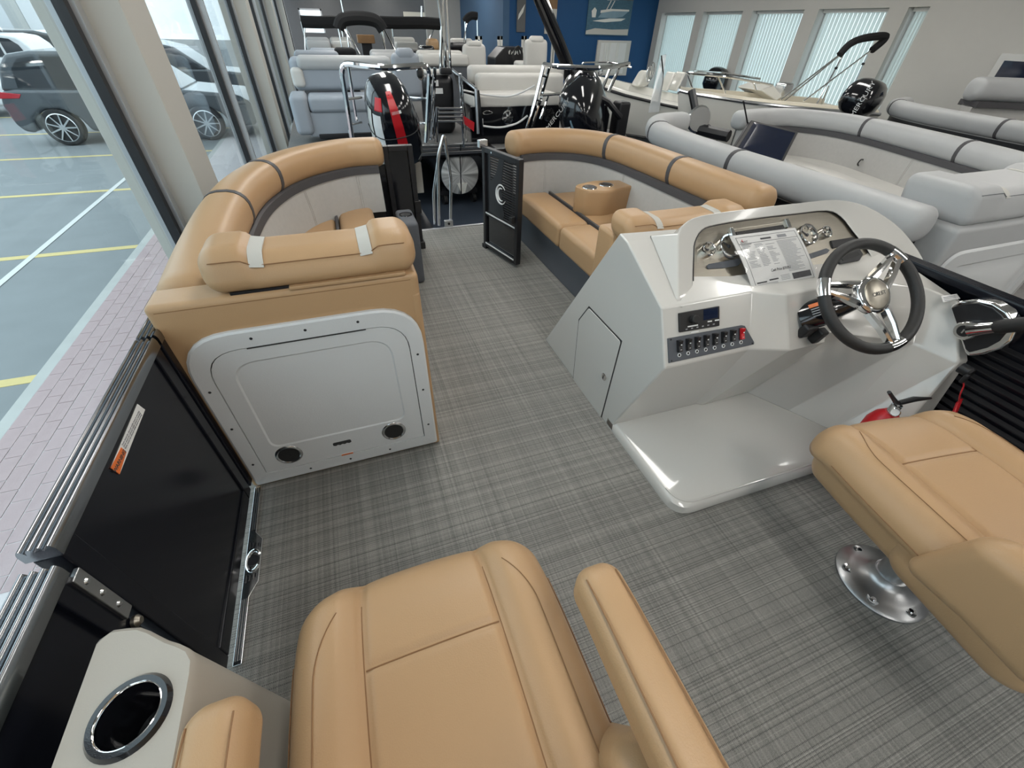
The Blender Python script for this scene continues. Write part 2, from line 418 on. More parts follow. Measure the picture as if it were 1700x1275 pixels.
# right wall with five deep windows and vertical blinds
wins = [(5.31, 5.60), (5.88, 7.08), (7.37, 8.56), (8.82, 9.99), (10.24, 11.5)]
ed = [YB]+[e for ab in wins for e in ab]+[11.72]
parts = [box(RX, RX+.25, ed[2*i], ed[2*i+1], FZ, CZ) for i in range(len(ed)//2)]
parts += [box(RX, RX+.25, a, b_, 1.60, CZ) for a, b_ in wins]+[box(RX, RX+.25, a, b_, FZ, -.45) for a, b_ in wins]
struct('wall_right', join(*parts), 'wall_white', smooth=False)
for k, (a, b_) in enumerate(wins):
    win = struct('window_%d' % (k+10), join(box(RX+.16, RX+.22, a, a+.05, -.45, 1.6), box(RX+.16, RX+.22, b_-.05, b_, -.45, 1.6), box(RX+.16, RX+.22, a, b_, 1.55, 1.6), box(RX+.16, RX+.22, a, b_, -.45, -.40)), 'frame_alu', smooth=False)
    mesh('pane', box(RX+.19, RX+.196, a+.05, b_-.05, -.40, 1.55), 'glass', win, smooth=False)
    mesh('blind_rail', box(RX+.10, RX+.15, a+.01, b_-.01, 1.555, 1.598), 'blind', win, smooth=False)
    ns = max(3, round((b_-a)/.08)); sl = None
    for i in range(ns):
        yc = a+.05+(b_-a-.1)*(i+.5)/ns
        if sl is None:
            M = Matrix.Translation(Vector((RX+.125, yc, 0))) @ Matrix.Rotation(radians(6), 4, 'Z')
            sl = mesh('blind_slat', xf(box(-.0012, .0012, -.030, .030, -.42, 1.556), M), 'blind_cloth', win, smooth=False); y0 = yc
        else:
            c = sl.copy(); COL.objects.link(c); c.parent = win; c.location = sl.location+Vector((0, yc-y0, 0))
# blue end wall with its darker return and grey-blue pillars
struct('wall_blue', box(4.15, RX+.2, 11.72, 11.9, FZ, CZ), 'wall_blue', smooth=False)
struct('wall_partition', join(box(4.0, 4.15, 11.72, 15.5, FZ, CZ)), 'wall_slate', smooth=False)
struct('wall_white', box(3.0, 6.5, 15.5, 15.65, FZ, CZ), 'wall_white', smooth=False)
# ceiling lamps
lampn = 0
for yy in (-3.2, -.6, 2.0, 4.6, 7.2, 9.8, 13.0, 16, 19, 22, 24.8):
    for xx in (.55, 3.1, 5.9):
        if yy > 12 and xx > 3.5: continue
        t_ = thing('ceiling_lamp', 'long white ceiling lamp above the showroom boats', 'ceiling lamp', (xx, yy, CZ-.09), 'ceiling lamps')
        mesh('housing', box(xx-.17, xx+.17, yy-.65, yy+.65, CZ-.06, CZ+.005), 'ceil', t_, smooth=False)
        mesh('diffuser', box(xx-.15, xx+.15, yy-.62, yy+.62, CZ-.09, CZ-.06), 'lamp', t_, smooth=False)
# ================================================================== outside
GZ = -.93
struct('ground', box(-60, WX-.12, -40, 80, GZ-.1, GZ), 'asphalt', smooth=False)
bed = struct('pavement', box(-2.51, WX-.12, -3, 22, GZ-.02, GZ+.027), 'mortar', smooth=False)
b0 = None
nb = 0
for r in range(9):
    for c in range(33):
        x = -2.505+.101*r; y = 1.55+.203*c+(.1015 if r % 2 else 0)
        if b0 is None:
            b0 = mesh('brick', box(x, x+.094, y, y+.196, GZ+.0, GZ+.031), 'brick', bed, smooth=False); bx0, by0 = x, y
        else:
            q = b0.copy(); COL.objects.link(q); q.parent = bed; q.location = b0.location+Vector((x-bx0, y-by0, random.uniform(-.001, .001)))
mesh('kerb_edge', box(-2.60, -2.512, -3, 22, GZ-.02, GZ+.026), 'concrete', bed, smooth=False)
for i in range(-1, 12):
    y = 3.61+2.70*i
    setp(mesh('parking_line', box(-8.5, -2.62, y-.05, y+.05, GZ, GZ+.004), 'yellow_paint', smooth=False), 'faded yellow parking bay line painted on asphalt', 'road marking', 'parking bay lines')
setp(mesh('lane_line', box(-3.70, -3.63, -1, 40, GZ+.004, GZ+.006), 'white_paint', smooth=False), 'long thin white line painted across the parking bays', 'road marking')
# cars
def car(name, label, x0, yside, mat, L=4.55, H=1.62, Wd=1.82, flip=False, group=None):
    t_ = thing(name, label, 'car', (x0+L/2, yside+Wd/2, GZ), group)
    def X(a): return x0+(a if not flip else L-a)
    z = GZ
    low = [(0.02, .42), (.0, .75), (.10, .98), (.35, 1.02), (3.2, .98), (4.25, .88), (4.5, .72), (L, .45), (4.45, .28), (3.95, .25), (3.85, .5), (3.6, .66), (3.3, .66), (3.05, .5), (2.95, .25), (1.25, .25), (1.15, .5), (.92, .66), (.62, .66), (.38, .5), (.28, .25), (.1, .28)]
    top = [(.12, .97), (.28, 1.35), (.50, 1.56), (.9, H), (2.0, H), (2.55, 1.5), (3.25, .97)]
    mesh('body', prism([(X(a), yside, z+b_) for a, b_ in low], (0, Wd, 0)), mat, t_, bevel=.07, seg=3)
    cab = mesh('cabin', loft([[(X(a), yside+.03, z+b_) for a, b_ in top], [(X(a), yside+Wd-.03, z+b_) for a, b_ in top]], True, True, True), mat, t_, bevel=.06, seg=3)
    for q in ([(.42, 1.03), (.50, 1.34), (.68, 1.50), (.95, 1.53), (.95, 1.02)], [(1.02, 1.02), (1.02, 1.53), (1.85, 1.54), (1.85, 1.01)], [(1.92, 1.01), (1.92, 1.53), (2.45, 1.43), (2.98, 1.0)]):
        mesh('side_window', prism([(X(a), yside+.022, z+b_) for a, b_ in q], (0, .012, 0)), 'car_glass', cab, smooth=False)
    mesh('tail_light', prism([(X(a), yside-.012, z+b_) for a, b_ in [(.0, .86), (.02, .98), (.42, .93), (.36, .86)]], (0, .05, 0)), 'tail_red', t_, bevel=.01)
    for wx in (.77, 3.45):
        M = axis_frame((X(wx), yside+.01, z+.335), (0, -1, 0))
        wh = mesh('wheel', lathe([(.0, -.2), (.335, -.2), (.335, -.02), (.31, .0), (.26, .0), (.25, -.03), (0, -.03)], M, 32), 'rubber', t_)
        mesh('rim', join(lathe([(.25, -.03), (.262, .004), (.245, .008), (.235, -.02)], M, 32, False, False), lathe([(0, -.01), (.06, -.01), (.05, .006), (0, .006)], M, 16)), 'steel', wh)
        for k in range(9):
            a = 2*pi*k/9; R = M @ Matrix.Rotation(a, 4, 'Z')
            mesh('spoke', xf(prism([(.04, -.016, -.025), (.245, -.011, -.02), (.245, .011, -.02), (.04, .016, -.025)], (0, 0, .024)), R), 'steel', wh, smooth=False)
    return t_
car('parked_car', 'dark grey hatchback with red tail light parked nose to the showroom', -6.22, 12.83, 'car_grey')
car('parked_car', 'dark grey car parked two bays beyond the hatchback', -6.6, 18.3, 'car_grey')
car('parked_car', 'white car parked far out across the asphalt', -12.5, 17.0, 'car_white')
car('parked_car', 'pale car parked deep in the lot behind the white one', -13.5, 22.5, 'car_white', flip=True)
car('parked_car', 'dark car parked far out beyond the pale one', -13.0, 28, 'car_grey')

wb = thing('warehouse_building', 'long pale grey warehouse with roller doors across the parking lot', 'building', (-32, 30, GZ))
mesh('wall', box(-36, -30, -20, 90, GZ, 4.2), 'concrete', wb, smooth=False)
mesh('roof', box(-36.4, -29.6, -20.4, 90.4, 4.2, 4.7), 'base_grey', wb, smooth=False)
for k in range(14):
    mesh('roller_door', box(-30.05, -29.95, -14+7.5*k, -10+7.5*k, GZ, 2.6), 'frame_alu', wb, smooth=False)
# ================================================================== our boat: deck and fences
deck = struct('floor_deck', box(-.60, 1.92, -2.2, 3.36, -.04, 0), 'woven', smooth=False)
mesh('deck_edge_trim', join(box(-.60, 1.92, 3.355, 3.385, -.09, .004), box(-.625, -.598, -2.2, 3.385, -.09, .004), box(1.918, 1.945, -2.2, 3.385, -.09, .004)), 'alu', deck, smooth=False, bevel=.003)
mesh('underdeck', box(-.55, 1.87, -2.1, 3.3, -.16, -.04), 'black_satin', deck, smooth=False)
for xx in (-.2, .66, 1.52):
    M = axis_frame((xx, 0, -.43), (0, 1, 0))
    mesh('pontoon_tube', lathe([(.001, -2.2), (.27, -2.2), (.27, 2.4), (.24, 2.8), (.12, 3.2), (.01, 3.3)], M, 32), 'alu', deck)
    mesh('cradle', box(xx-.2, xx+.2, -1.5, -1.3, FZ, -.66), 'black_satin', deck, smooth=False)
    mesh('cradle', box(xx-.2, xx+.2, 1.9, 2.1, FZ, -.66), 'black_satin', deck, smooth=False)
def rail(y0, y1, xo, zt, wid, parent, along='y', mat='rail_metal'):
    """fence top rail with four round ribs; runs in y from y0 to y1, outer edge xo, width wid towards +x"""
    n = 33; prof = []
    for i in range(n):
        s = i/(n-1); k = (s*4) % 1.0
        prof.append((s*wid, zt-.011+.011*abs(sin(pi*4*s))**.8))
    prof = [(0, zt-.028)]+prof+[(wid, zt-.028)]
    if along == 'y': L = [[(xo+u, yy, v) for u, v in prof] for yy in (y0, y1)]
    else: L = [[(yy, xo+u, v) for u, v in prof] for yy in (y0, y1)]
    return mesh('top_rail', loft(L, True, True, True), mat, parent, angle=50)
def fence(label, y0, y1, xo, wid, zt, z0=.045, louvers=True, name='fence_panel'):
    t_ = thing(name, label, 'fence', (xo+wid/2, (y0+y1)/2, 0))
    rail(y0, y1, xo, zt, wid, t_, mat='rail_metal' if xo < 0 else 'fence_black')
    s = .042
    for yy in (y0, y1-s): mesh('end_post', box(xo+.006, xo+wid-.002, yy, yy+s, z0, zt-.028), 'fence_black', t_, bevel=.004)
    mesh('bottom_rail', box(xo+.006, xo+wid-.002, y0+s, y1-s, z0, z0+.05), 'fence_black', t_, bevel=.004)
    mesh('skin', box(xo+.030, xo+.038, y0+s, y1-s, z0+.05, zt-.028), 'fence_black', t_, smooth=False)
    return t_
FX = -.562; FW = .046
gate = fence('glossy black side gate panel with orange warning strip beside the storage cabinet', .515, 1.078, FX, FW, .66, name='side_gate')
FI = FX+FW
# warning strip on the gate skin (plane facing +x)
sx_ = FX+.0382; LDZ = Vector((0, 0, -.026))
def strip(pts, mat, nm, par, x): return mesh(nm, prism([P(u, v, x=x)+LDZ for u, v in pts], (.0012, 0, 0)), mat, par, smooth=False)
tag_ = strip([(216, 656), (229, 666), (184, 773), (169, 762)], 'white_print', 'warning_label', gate, sx_)
strip([(187, 728), (196, 736), (184, 773), (169, 762)], 'orange', 'label_band', tag_, sx_+.0009)
a = P(190, 750, x=sx_); M = frame((a.x+.0022, a.y+.005, a.z), (0, -1, 0), (0, 0, 1))
a2 = P(205, 700, x=sx_); a1 = P(178, 752, x=sx_)
dirv = (a2-a1)
cen = P(183, 751, x=sx_)+LDZ; M = frame((cen.x+.0024, cen.y, cen.z), (0, dirv.y, dirv.z), (0, -dirv.z, dirv.y))
text('lettering', 'WARNING', .012, M, 'ink', tag_)
for k, off in enumerate((-.005, 0, .005)):
    c2 = P(206, 698, x=sx_)+LDZ; dn = Vector((0, dirv.y, dirv.z)).normalized(); pn = Vector((0, -dn.z, dn.y))
    M = frame((c2.x+.0016, c2.y+pn.y*off, c2.z+pn.z*off), dn, pn)
    text('lettering', 'Gate must be closed while boat is moving', .0052, M, 'ink_grey', tag_, width=.105)
# chrome kick plate with emblem on the deck in the gateway
kp = thing('kick_plate', 'chrome threshold plate with round C emblem on the deck below the side gate', 'kick plate', (-.52, .83, 0))
prof = [(-.525, 1.12), (-.505, 1.12), (-.503, .93), (-.482, .90), (-.482, .76), (-.503, .72), (-.503, .545), (-.525, .545)]
mesh('plate', prism([(x, y, 0) for x, y in prof], (0, 0, .006)), 'steel', kp, bevel=.002)
for xx in (-.521, -.515, -.509): 
    mesh('rib', tube([(xx, .94, .0065), (xx, 1.11, .0065)], .0018, 6), 'black_satin', kp)
    mesh('rib', tube([(xx, .555, .0065), (xx, .715, .0065)], .0018, 6), 'black_satin', kp)
mesh('emblem_ring', tube([(-.502+.018*cos(a), .83+.034*sin(a), .0075) for a in [radians(35+k*290/20) for k in range(21)]], .004, 8), 'chrome', kp)
mesh('emblem_plate', zlathe([(.0, .006), (.017, .006), (.017, .0072), (0, .0072)], (-.502, .83, 0), 20), 'black_satin', kp)
for k in range(4):
    mesh('bar', box(-.520+.009*k, -.516+.009*k, .875, .895-.003*k, .006, .009), 'black_satin', kp, smooth=False)
    mesh('bar', box(-.520+.009*k, -.516+.009*k, .765+.003*k, .785, .006, .009), 'black_satin', kp, smooth=False)
aft = fence('black fence panel behind the side gate, beside the beige cup holder stand', -1.9, .497, FX-.004, FW+.004, .635)
# latch strap between gate and aft panel
la = thing('gate_latch', 'worn metal latch strap joining the side gate to the fence behind it', 'latch', (FI+.004, .505, .45))
mesh('strap', box(FI-.004, FI+.004, .486, .510, .455, .600), 'alu_cast', la, bevel=.002)
for zz in (.49, .535, .575): mesh('screw', lathe([(0, 0), (.006, 0), (.004, .003), (0, .003)], axis_frame((FI+.004, .498, zz), (1, 0, 0)), 12), 'steel', la)
mesh('roller', lathe([(0, 0), (.011, 0), (.011, .006), (.006, .012), (0, .012)], axis_frame((FI+.001, .49, .435), (1, 0, 0)), 16), 'dash_metal', la)
fence('short black fence panel with ribbed rail beside the storage cabinet', 1.09, 1.215, FX, FW, .66)
fence('low black fence panel hidden behind the port lounge', 1.225, 3.0, FX, FW, .555)
sbf = fence('black starboard fence with ribbed rail beside the helm console', -1.9, 1.44, 1.845, FW, .65)
fence('low black fence panel behind the starboard lounge', 1.45, 3.05, 1.845, FW, .555)
for k in range(14):
    zz = .12+.030*k
    mesh('louver', prism([(1.868, -.2+.012*k, zz), (1.868, 1.4, zz), (1.856, 1.4, zz-.008), (1.856, -.2+.012*k, zz-.008)], (0, 0, .004)), 'black_satin', sbf, smooth=False)
# ------------------------------------------------------------------ lounges
def roll_prof(hw=.085, hh=.078, zc=.652, n=22, e=.8):
    return [(hw*math.copysign(abs(cos(a))**e, cos(a)), zc+hh*math.copysign(abs(sin(a))**e, sin(a))) for a in [2*pi*k/n for k in range(n)]]
def cut(path, y, first=True):
    return min(range(len(path)), key=lambda i: abs(path[i].y-y))
def lounge_back(t_, ctrl, side, rings, mroll, mpanel, mband, dz=0, ends=.03, seams=()):
    path = spline(ctrl, 8)
    path = [Vector((p.x, p.y, dz)) for p in path]
    rl = mesh('backrest_roll', sweep(roll_prof(), path, side, ends=.045), mroll, t_, angle=60)
    pn = [(-.074, .585), (-.078, .55), (-.092, .44), (-.100, .33), (.004, .33), (.02, .60)]
    mesh('back_panel', sweep(pn, path, side), mpanel, t_, angle=50)
    bd = [(-.084, .552), (-.082, .588), (-.055, .598), (-.055, .548)]
    mesh('trim_band', sweep(bd, path, side), mband, t_, angle=30)
    mesh('back_shell', sweep([(.004, .05), (.004, .60), (.018, .62), (.018, .05)], path, side), 'black_satin', t_, angle=30)
    rp = roll_prof(.0875, .0805)
    for i in rings:
        tn = (path[i+1]-path[i-1]).normalized()*.014
        sg = [path[i]-tn, path[i]+tn]
        mesh('piping', sweep(rp, sg, side), mband, rl, angle=40)
    for i in seams:
        tn = (path[min(i+1, len(path)-1)]-path[i-1]).normalized(); nn = Vector((-tn.y, tn.x, 0))*side
        for dd in (-.006, .006):
            mesh('seam', tube([path[i]+tn*dd-nn*.080+Vector((0, 0, .545)), path[i]+tn*dd-nn*.0925+Vector((0, 0, .44)), path[i]+tn*dd-nn*.100+Vector((0, 0, .34))], .0022, 6), mpanel, t_)
    return path
# port lounge
pl = thing('port_lounge', 'tan curved bow lounge with grey back panel next to the glass wall', 'lounge seat', (-.2, 2.0, 0), 'bow lounges')
pc = [(-.465, 1.275, 0), (-.482, 1.6, 0), (-.484, 1.95, 0), (-.455, 2.28, 0), (-.375, 2.55, 0), (-.27, 2.73, 0), (-.14, 2.86, 0), (.0, 2.945, 0), (.11, 2.965, 0), (.195, 2.965, 0)]
path = spline(pc, 8); r1 = cut(path, 2.02); r2 = cut(path, 2.52)
lounge_back(pl, pc, 1, (r1, r2), 'tan', 'grey_panel', 'dark_trim', seams=(cut(path, 2.70), len(path)-14))
def seat_block(nm, x0, x1, y0, y1, par, mat='tan', z0=.22, z1=.36, r=.03, crown=.012):
    cx, cy = (x0+x1)/2, (y0+y1)/2; w_, d_ = x1-x0, y1-y0
    def fn(x, y, z):
        if z > 0: z += crown*(1-(2*x/w_)**2)*(1-(2*y/d_)**4)
        return x, y, z
    return mesh(nm, rbox((cx, cy, (z0+z1)/2), (w_, d_, z1-z0), r, 4, (4, 6, 1), fn), mat, par, angle=60)
def seats(t_, mir, mat='tan', base='base_grey', trim='dark_trim', y0=1.66):
    f = (lambda x: 1.235-x) if mir else (lambda x: x)
    def S(nm, xa, xb, ya, yb, m_, **k):
        a, b_ = sorted((f(xa), f(xb))); return seat_block(nm, a, b_, ya, yb, t_, m_, **k)
    S('seat_cushion', 1.125, 1.335, 2.245, 2.90, mat); S('seat_cushion', 1.125, 1.335, y0, 2.235, mat)
    S('rear_cushion', 1.352, 1.69, 2.245, 2.88, mat, z1=.352); S('rear_cushion', 1.352, 1.69, y0, 2.235, mat, z1=.352)
    a, b_ = sorted((f(1.336), f(1.351))); mesh('divider_strip', box(a, b_, y0, 2.88, .22, .366), trim, t_, bevel=.002)
    a, b_ = sorted((f(1.165), f(1.74))); mesh('base', box(a, b_, y0+.005, 2.95, 0, .222), base, t_, bevel=.006)
seats(pl, True, y0=1.30)
# storage cabinet with the white door at its aft end
YC = 1.118
cb = thing('storage_cabinet', 'tan upholstered cabinet with white storage door at the end of the port lounge', 'cabinet', (-.2, YC+.1, 0))
mesh('body', rbox((-.1985, YC+.052, .359), (.663, .104, .718), .016, 3, (6, 1, 6)), 'tan', cb)
mesh('seam', tube([(-.51, YC+.001, .700), (.11, YC+.001, .700)], .0016, 6), 'tan_seam', cb)
mesh('side_flap', rbox((.118, YC+.052, .33), (.028, .106, .655), .010, 3), 'tan', cb)
def rect_loop(x0, x1, z0, z1, rt, rb, y, n=7):
    return [(p.x, y, p.y) for p in [Vector((q.x, q.y)) for q in round_poly([(x0, z0), (x1, z0), (x1, z1), (x0, z1)], [rb, rb, rt, rt], n)]]
X0, X1, Z0, Z1 = -.510, .1215, .022, .626
fo = rect_loop(X0, X1, Z0, Z1, .135, .012, YC); fo2 = rect_loop(X0, X1, Z0, Z1, .135, .012, YC-.010); fo3 = rect_loop(X0+.006, X1-.006, Z0+.006, Z1-.006, .130, .010, YC-.014)
fi3 = rect_loop(X0+.046, X1-.044, Z0+.050, Z1-.052, .098, .006, YC-.014); fi = rect_loop(X0+.046, X1-.044, Z0+.050, Z1-.052, .098, .006, YC-.002)
mesh('door_frame', loft([fo, fo2, fo3, fi3, fi]), 'door_white', cb, angle=30)
dg = .0025
d0 = rect_loop(X0+.046+dg, X1-.044-dg, Z0+.05+dg, Z1-.052-dg, .096, .005, YC-.001); d1 = rect_loop(X0+.046+dg, X1-.044-dg, Z0+.05+dg, Z1-.052-dg, .096, .005, YC-.0125)
mesh('door_gap', prism(rect_loop(X0+.04, X1-.04, Z0+.044, Z1-.046, .098, .006, YC-.002), (0, .004, 0)), 'gap', cb, smooth=False)
i0, i1, i2, i3 = X0+.098, X1-.098, Z0+.160, Z1-.098
e0 = rect_loop(i0, i1, i2, i3, .070, .035, YC-.0125); e1 = rect_loop(i0+.005, i1-.005, i2+.005, i3-.005, .066, .031, YC-.0095)
dr = mesh('door', loft([d0, d1, e0, e1], True, False, True), 'door_white', cb, angle=25)
for u, v in ((480, 755), (654, 716)):
    c = P(u, v, y=YC-.0125)
    M = axis_frame(c, (0, -1, 0))
    mesh('speaker_bezel', lathe([(.0325, -.010), (.0325, .0015), (.0355, .0035), (.040, .0025), (.0425, 0)], M, 36, False, False), 'steel', dr)
    mesh('speaker_hole', lathe([(0, -.0008), (.0325, -.0008), (.0325, .0008), (0, .0008)], M, 36), 'black_plastic', dr)
    mesh('speaker_cone', lathe([(.0, .0012), (.012, .0018), (.022, .0010), (.031, .0013)], M, 28, True, False), 'rubber', dr)
h0 = P(568, 735, y=YC-.0125)
pl_ = [(-.030, -.005)]+[(-.030+.0075*k, -.005-.0035*abs(sin(pi*k/2))) for k in range(1, 8)]+[(.030, -.005), (.030, .005), (.026, .008), (-.026, .008), (-.030, .005)]
mesh('finger_pull', prism([(h0.x+x, YC-.0133, h0.z+z) for x, z in pl_], (0, .001, 0)), 'gap', dr, smooth=False)
s0 = P(577, 754, y=YC-.0125)
st_ = mesh('caution_label', box(s0.x-.020, s0.x+.020, YC-.0138, YC-.0124, s0.z-.0065, s0.z+.0065), 'white_print', dr, smooth=False)
mesh('label_band', box(s0.x-.0195, s0.x+.0195, YC-.0143, YC-.0137, s0.z-.001, s0.z+.006), 'orange', dr, smooth=False)
text('lettering', 'CAUTION', .006, frame((s0.x, YC-.0146, s0.z+.0025), (1, 0, 0), (0, 0, 1)), 'ink', dr, depth=.0001)
mesh('hinge_slot', box(X0+.16, X1-.16, YC-.0145, YC-.0135, Z1-.0565, Z1-.053), 'gap', cb, smooth=False)
def screws(par, pts):
    for x, z in pts: mesh('screw', lathe([(0, 0), (.0042, 0), (.003, .0016), (0, .0016)], axis_frame((x, YC-.014, z), (0, -1, 0)), 10), 'black_satin', par)
screws(cb, [(X0+.024, .30), (X0+.024, .45), (X0+.024, .13), (X1-.024, .30), (X1-.024, .45), (X1-.024, .13), (-.33, Z1-.026), (-.195, Z1-.026), (-.055, Z1-.026), (-.33, Z0+.025), (-.195, Z0+.025), (-.055, Z0+.025)])
# bolster: the flip backrest lying on top of the cabinet
def bolster(name, label, x0, x1, yc, z0, group, mat='tan', depth=.17, hgt=.108):
    L = x1-x0; t_ = thing(name, label, 'cushion', ((x0+x1)/2, yc, z0), group)
    def fn(x, y, z):
        s = abs(x)/(L/2)
        # raised shoulders, lower middle, soft crease at the straps
        up = .5+z/hgt
        k = 1/(1+math.exp(-(s-.56)*42))
        dz = -.022*(1-k)*max(0, up)
        cr = math.exp(-((s-.545)/.045)**2)
        dz -= .006*cr*max(0, up)
        y2 = y*(1-.16*max(0, up-.5)*(1-k*.6))
        # front leans
        return x, y2+.03*up-.012, z+dz
    b_ = mesh('pad', rbox(((x0+x1)/2, yc, z0+hgt/2), (L, depth, hgt), .045, 6, (36, 6, 3), fn), mat, t_, angle=70)
    cx = (x0+x1)/2
    def surf(x, s):       # outline of the pad across at x: s 0 front bottom .. 1 back
        v = fn(x-cx, *s); return (v[0]+cx, v[1]+yc, v[2]+z0+hgt/2)
    h, d = hgt/2, depth/2; q = .045
    arc = [(-d, -h*.2), (-d, h-q)]+[(-d+q-q*cos(a), h-q+q*sin(a)) for a in [pi/2*k/6 for k in range(1, 7)]]+[(0, h), (d-q, h), (d-.005, h-.02)]
    for sgn in (-1, 1):
        xx = cx+sgn*L/2*.50
        lo = []
        for dx, o in ((-.016, 0), (-.016, .003), (.016, .003), (.016, 0)):
            row = []
            for (yy, zz) in arc[2:]:
                p = Vector(surf(xx+dx, (yy, zz))); c0 = Vector((p.x, yc, z0+hgt*.4)); p += (p-c0).normalized()*o*1.2
                row.append(p)
            lo.append(row)
        mesh('strap', loft(lo, False), 'strap', b_, angle=50)
    for (ya, za) in ((-d+.006, h-.026),):
        pts = [surf(cx+xx, (ya-.004, za)) for xx in [(-L/2+.03)+(L-.06)*k/40 for k in range(41)]]
        mesh('seam', tube([(p[0], p[1]-.001, p[2]) for p in pts], .0014, 6), 'tan_seam' if mat == 'tan' else 'base_grey', b_)
    mesh('hinge_bar', box(x0+.05, x1-.05, yc-d+.01, yc-d+.028, z0-.014, z0+.004), 'black_satin', t_, smooth=False)
    return t_
bolster('bolster', 'tan bolster cushion with two grey straps on top of the storage cabinet', -.388, .139, YC+.085, .720, 'lounge bolsters')
mesh('piping_flap', box(-.20, .10, YC-.004, YC+.05, .716, .726), 'tan', cb, bevel=.003)
# starboard lounge
sl_ = thing('starboard_lounge', 'tan curved bow lounge with dark base in front of the white helm console', 'lounge seat', (1.4, 2.1, 0), 'bow lounges')
scp = [(1.115, 3.00, 0), (1.21, 3.03, 0), (1.38, 3.03, 0), (1.55, 2.96, 0), (1.675, 2.82, 0), (1.74, 2.62, 0), (1.765, 2.35, 0), (1.775, 2.05, 0), (1.785, 1.75, 0), (1.79, 1.52, 0)]
path = spline(scp, 8)
lounge_back(sl_, scp, 1, (cut(path, 2.74), cut(path, 2.10)), 'tan', 'grey_panel', 'dark_trim', seams=(14, cut(path, 2.50)))
seats(sl_, False)
bolster('bolster', 'tan bolster cushion with two grey straps behind the helm dashboard', 1.03, 1.66, 1.50, .565, 'lounge bolsters')
mesh('end_support', rbox((1.345, 1.60, .40), (.62, .14, .36), .02, 3), 'tan', sl_)
# arm box with cup holders
ab = thing('cup_holder_block', 'tan armrest block with two chrome cup holders standing on the starboard lounge seat', 'cup holder', (1.5, 2.43, .36))
poly = round_poly([(1.325, 2.50), (1.345, 2.385), (1.47, 2.325), (1.70, 2.39), (1.71, 2.52), (1.50, 2.56)], [.05, .05, .05, .02, .02, .03], 5)
loops = []
for z, s in ((.352, .97), (.362, 1.0), (.490, 1.0), (.502, .985), (.506, .95)):
    c = Vector((1.51, 2.44)); loops.append([(c.x+(p.x-c.x)*s, c.y+(p.y-c.y)*s, z) for p in poly])
mesh('pad', loft(loops, True, True, True), 'tan', ab, angle=40)
for cx_, cy_ in ((1.405, 2.428), (1.535, 2.452)):
    cup = mesh('cup_ring', zlathe([(.036, .504), (.036, .508), (.041, .511), (.046, .509), (.048, .505)], (cx_, cy_, 0), 30), 'chrome', ab)
    mesh('cup_well', zlathe([(0, .5065), (.036, .5065), (.036, .5085), (.0, .5082)], (cx_, cy_, 0), 24), 'black_plastic', cup)
    mesh('well_glint', tube([(cx_+.022*cos(a), cy_+.022*sin(a), .5088) for a in [2*pi*k/20 for k in range(20)]], .0012, 6, True), 'steel', cup)
# dark cup holder box at the port end of the gate opening
pb = thing('cup_holder_box', 'dark grey cup holder box at the bow end of the port lounge', 'cup holder', (.285, 2.55, 0))
mesh('box', rbox((.285, 2.60, .19), (.10, .26, .38), .02, 4, (1, 3, 3)), 'base_grey', pb)
mesh('cup_ring', zlathe([(.030, .378), (.030, .384), (.038, .384), (.040, .380)], (.285, 2.62, 0), 24), 'black_gloss', pb)
mesh('cup_well', zlathe([(0, .3795), (.031, .3795), (.031, .382), (0, .382)], (.285, 2.62, 0), 20), 'gap', pb)
# bow fence left of the opening, bow gate swung open, right bow fence
def flat_panel(t_, A, B, z0, z1, th, slat_z=None, mid=None, emblem=False):
    """framed panel from A to B (x,y)"""
    A = Vector((*A, 0)); B = Vector((*B, 0)); d = (B-A).normalized(); nn = Vector((-d.y, d.x, 0)); L = (B-A).length
    M = Matrix(((d.x, nn.x, 0, A.x), (d.y, nn.y, 0, A.y), (0, 0, 1, 0), (0, 0, 0, 1)))
    f = .032
    for a0, a1 in ((0, f), (L-f, L)): mesh('stile', xf(box(a0, a1, -th/2, th/2, z0, z1), M), 'black_satin', t_, bevel=.004)
    for b0_, b1 in ((z0, z0+f), (z1-f, z1)): mesh('crossbar', xf(box(f, L-f, -th/2, th/2, b0_, b1), M), 'black_satin', t_, bevel=.004)
    return M, L, f
bf = thing('bow_fence', 'black framed bow fence panel left of the bow opening', 'fence', (.1, 3.05, 0))
M, L, f = flat_panel(bf, (.245, 3.045), (.430, 3.045), .03, .668, .045)
mesh('skin', xf(box(f, L-f, .006, .012, .06, .64), M), 'black_gloss', bf, smooth=False)
mesh('low_panel', box(-.50, .245, 3.06, 3.075, .03, .56), 'black_gloss', bf, smooth=False)
mesh('foot', box(.390, .440, 3.0, 3.07, 0, .05), 'rubber', bf, bevel=.006)
mesh('hinge', xf(box(L-.03, L+.012, -.03, .0, .25, .33), M), 'black_plastic', bf, bevel=.003)
bf2 = thing('bow_fence', 'black framed bow fence panel behind the starboard lounge', 'fence', (1.4, 3.1, 0))
M, L, f = flat_panel(bf2, (.93, 3.135), (1.86, 3.135), .03, .60, .03)
mesh('skin', xf(box(f, L-f, .006, .012, .06, .57), M), 'black_gloss', bf2, smooth=False)
bg_ = thing('bow_gate', 'open black bow gate with slotted grille, white C emblem and chrome strips', 'gate', (.92, 2.7, 0))
GA = (.868, 2.905); GB = (.975, 2.50)
M, L, f = flat_panel(bg_, GA, GB, .022, .668, .036)
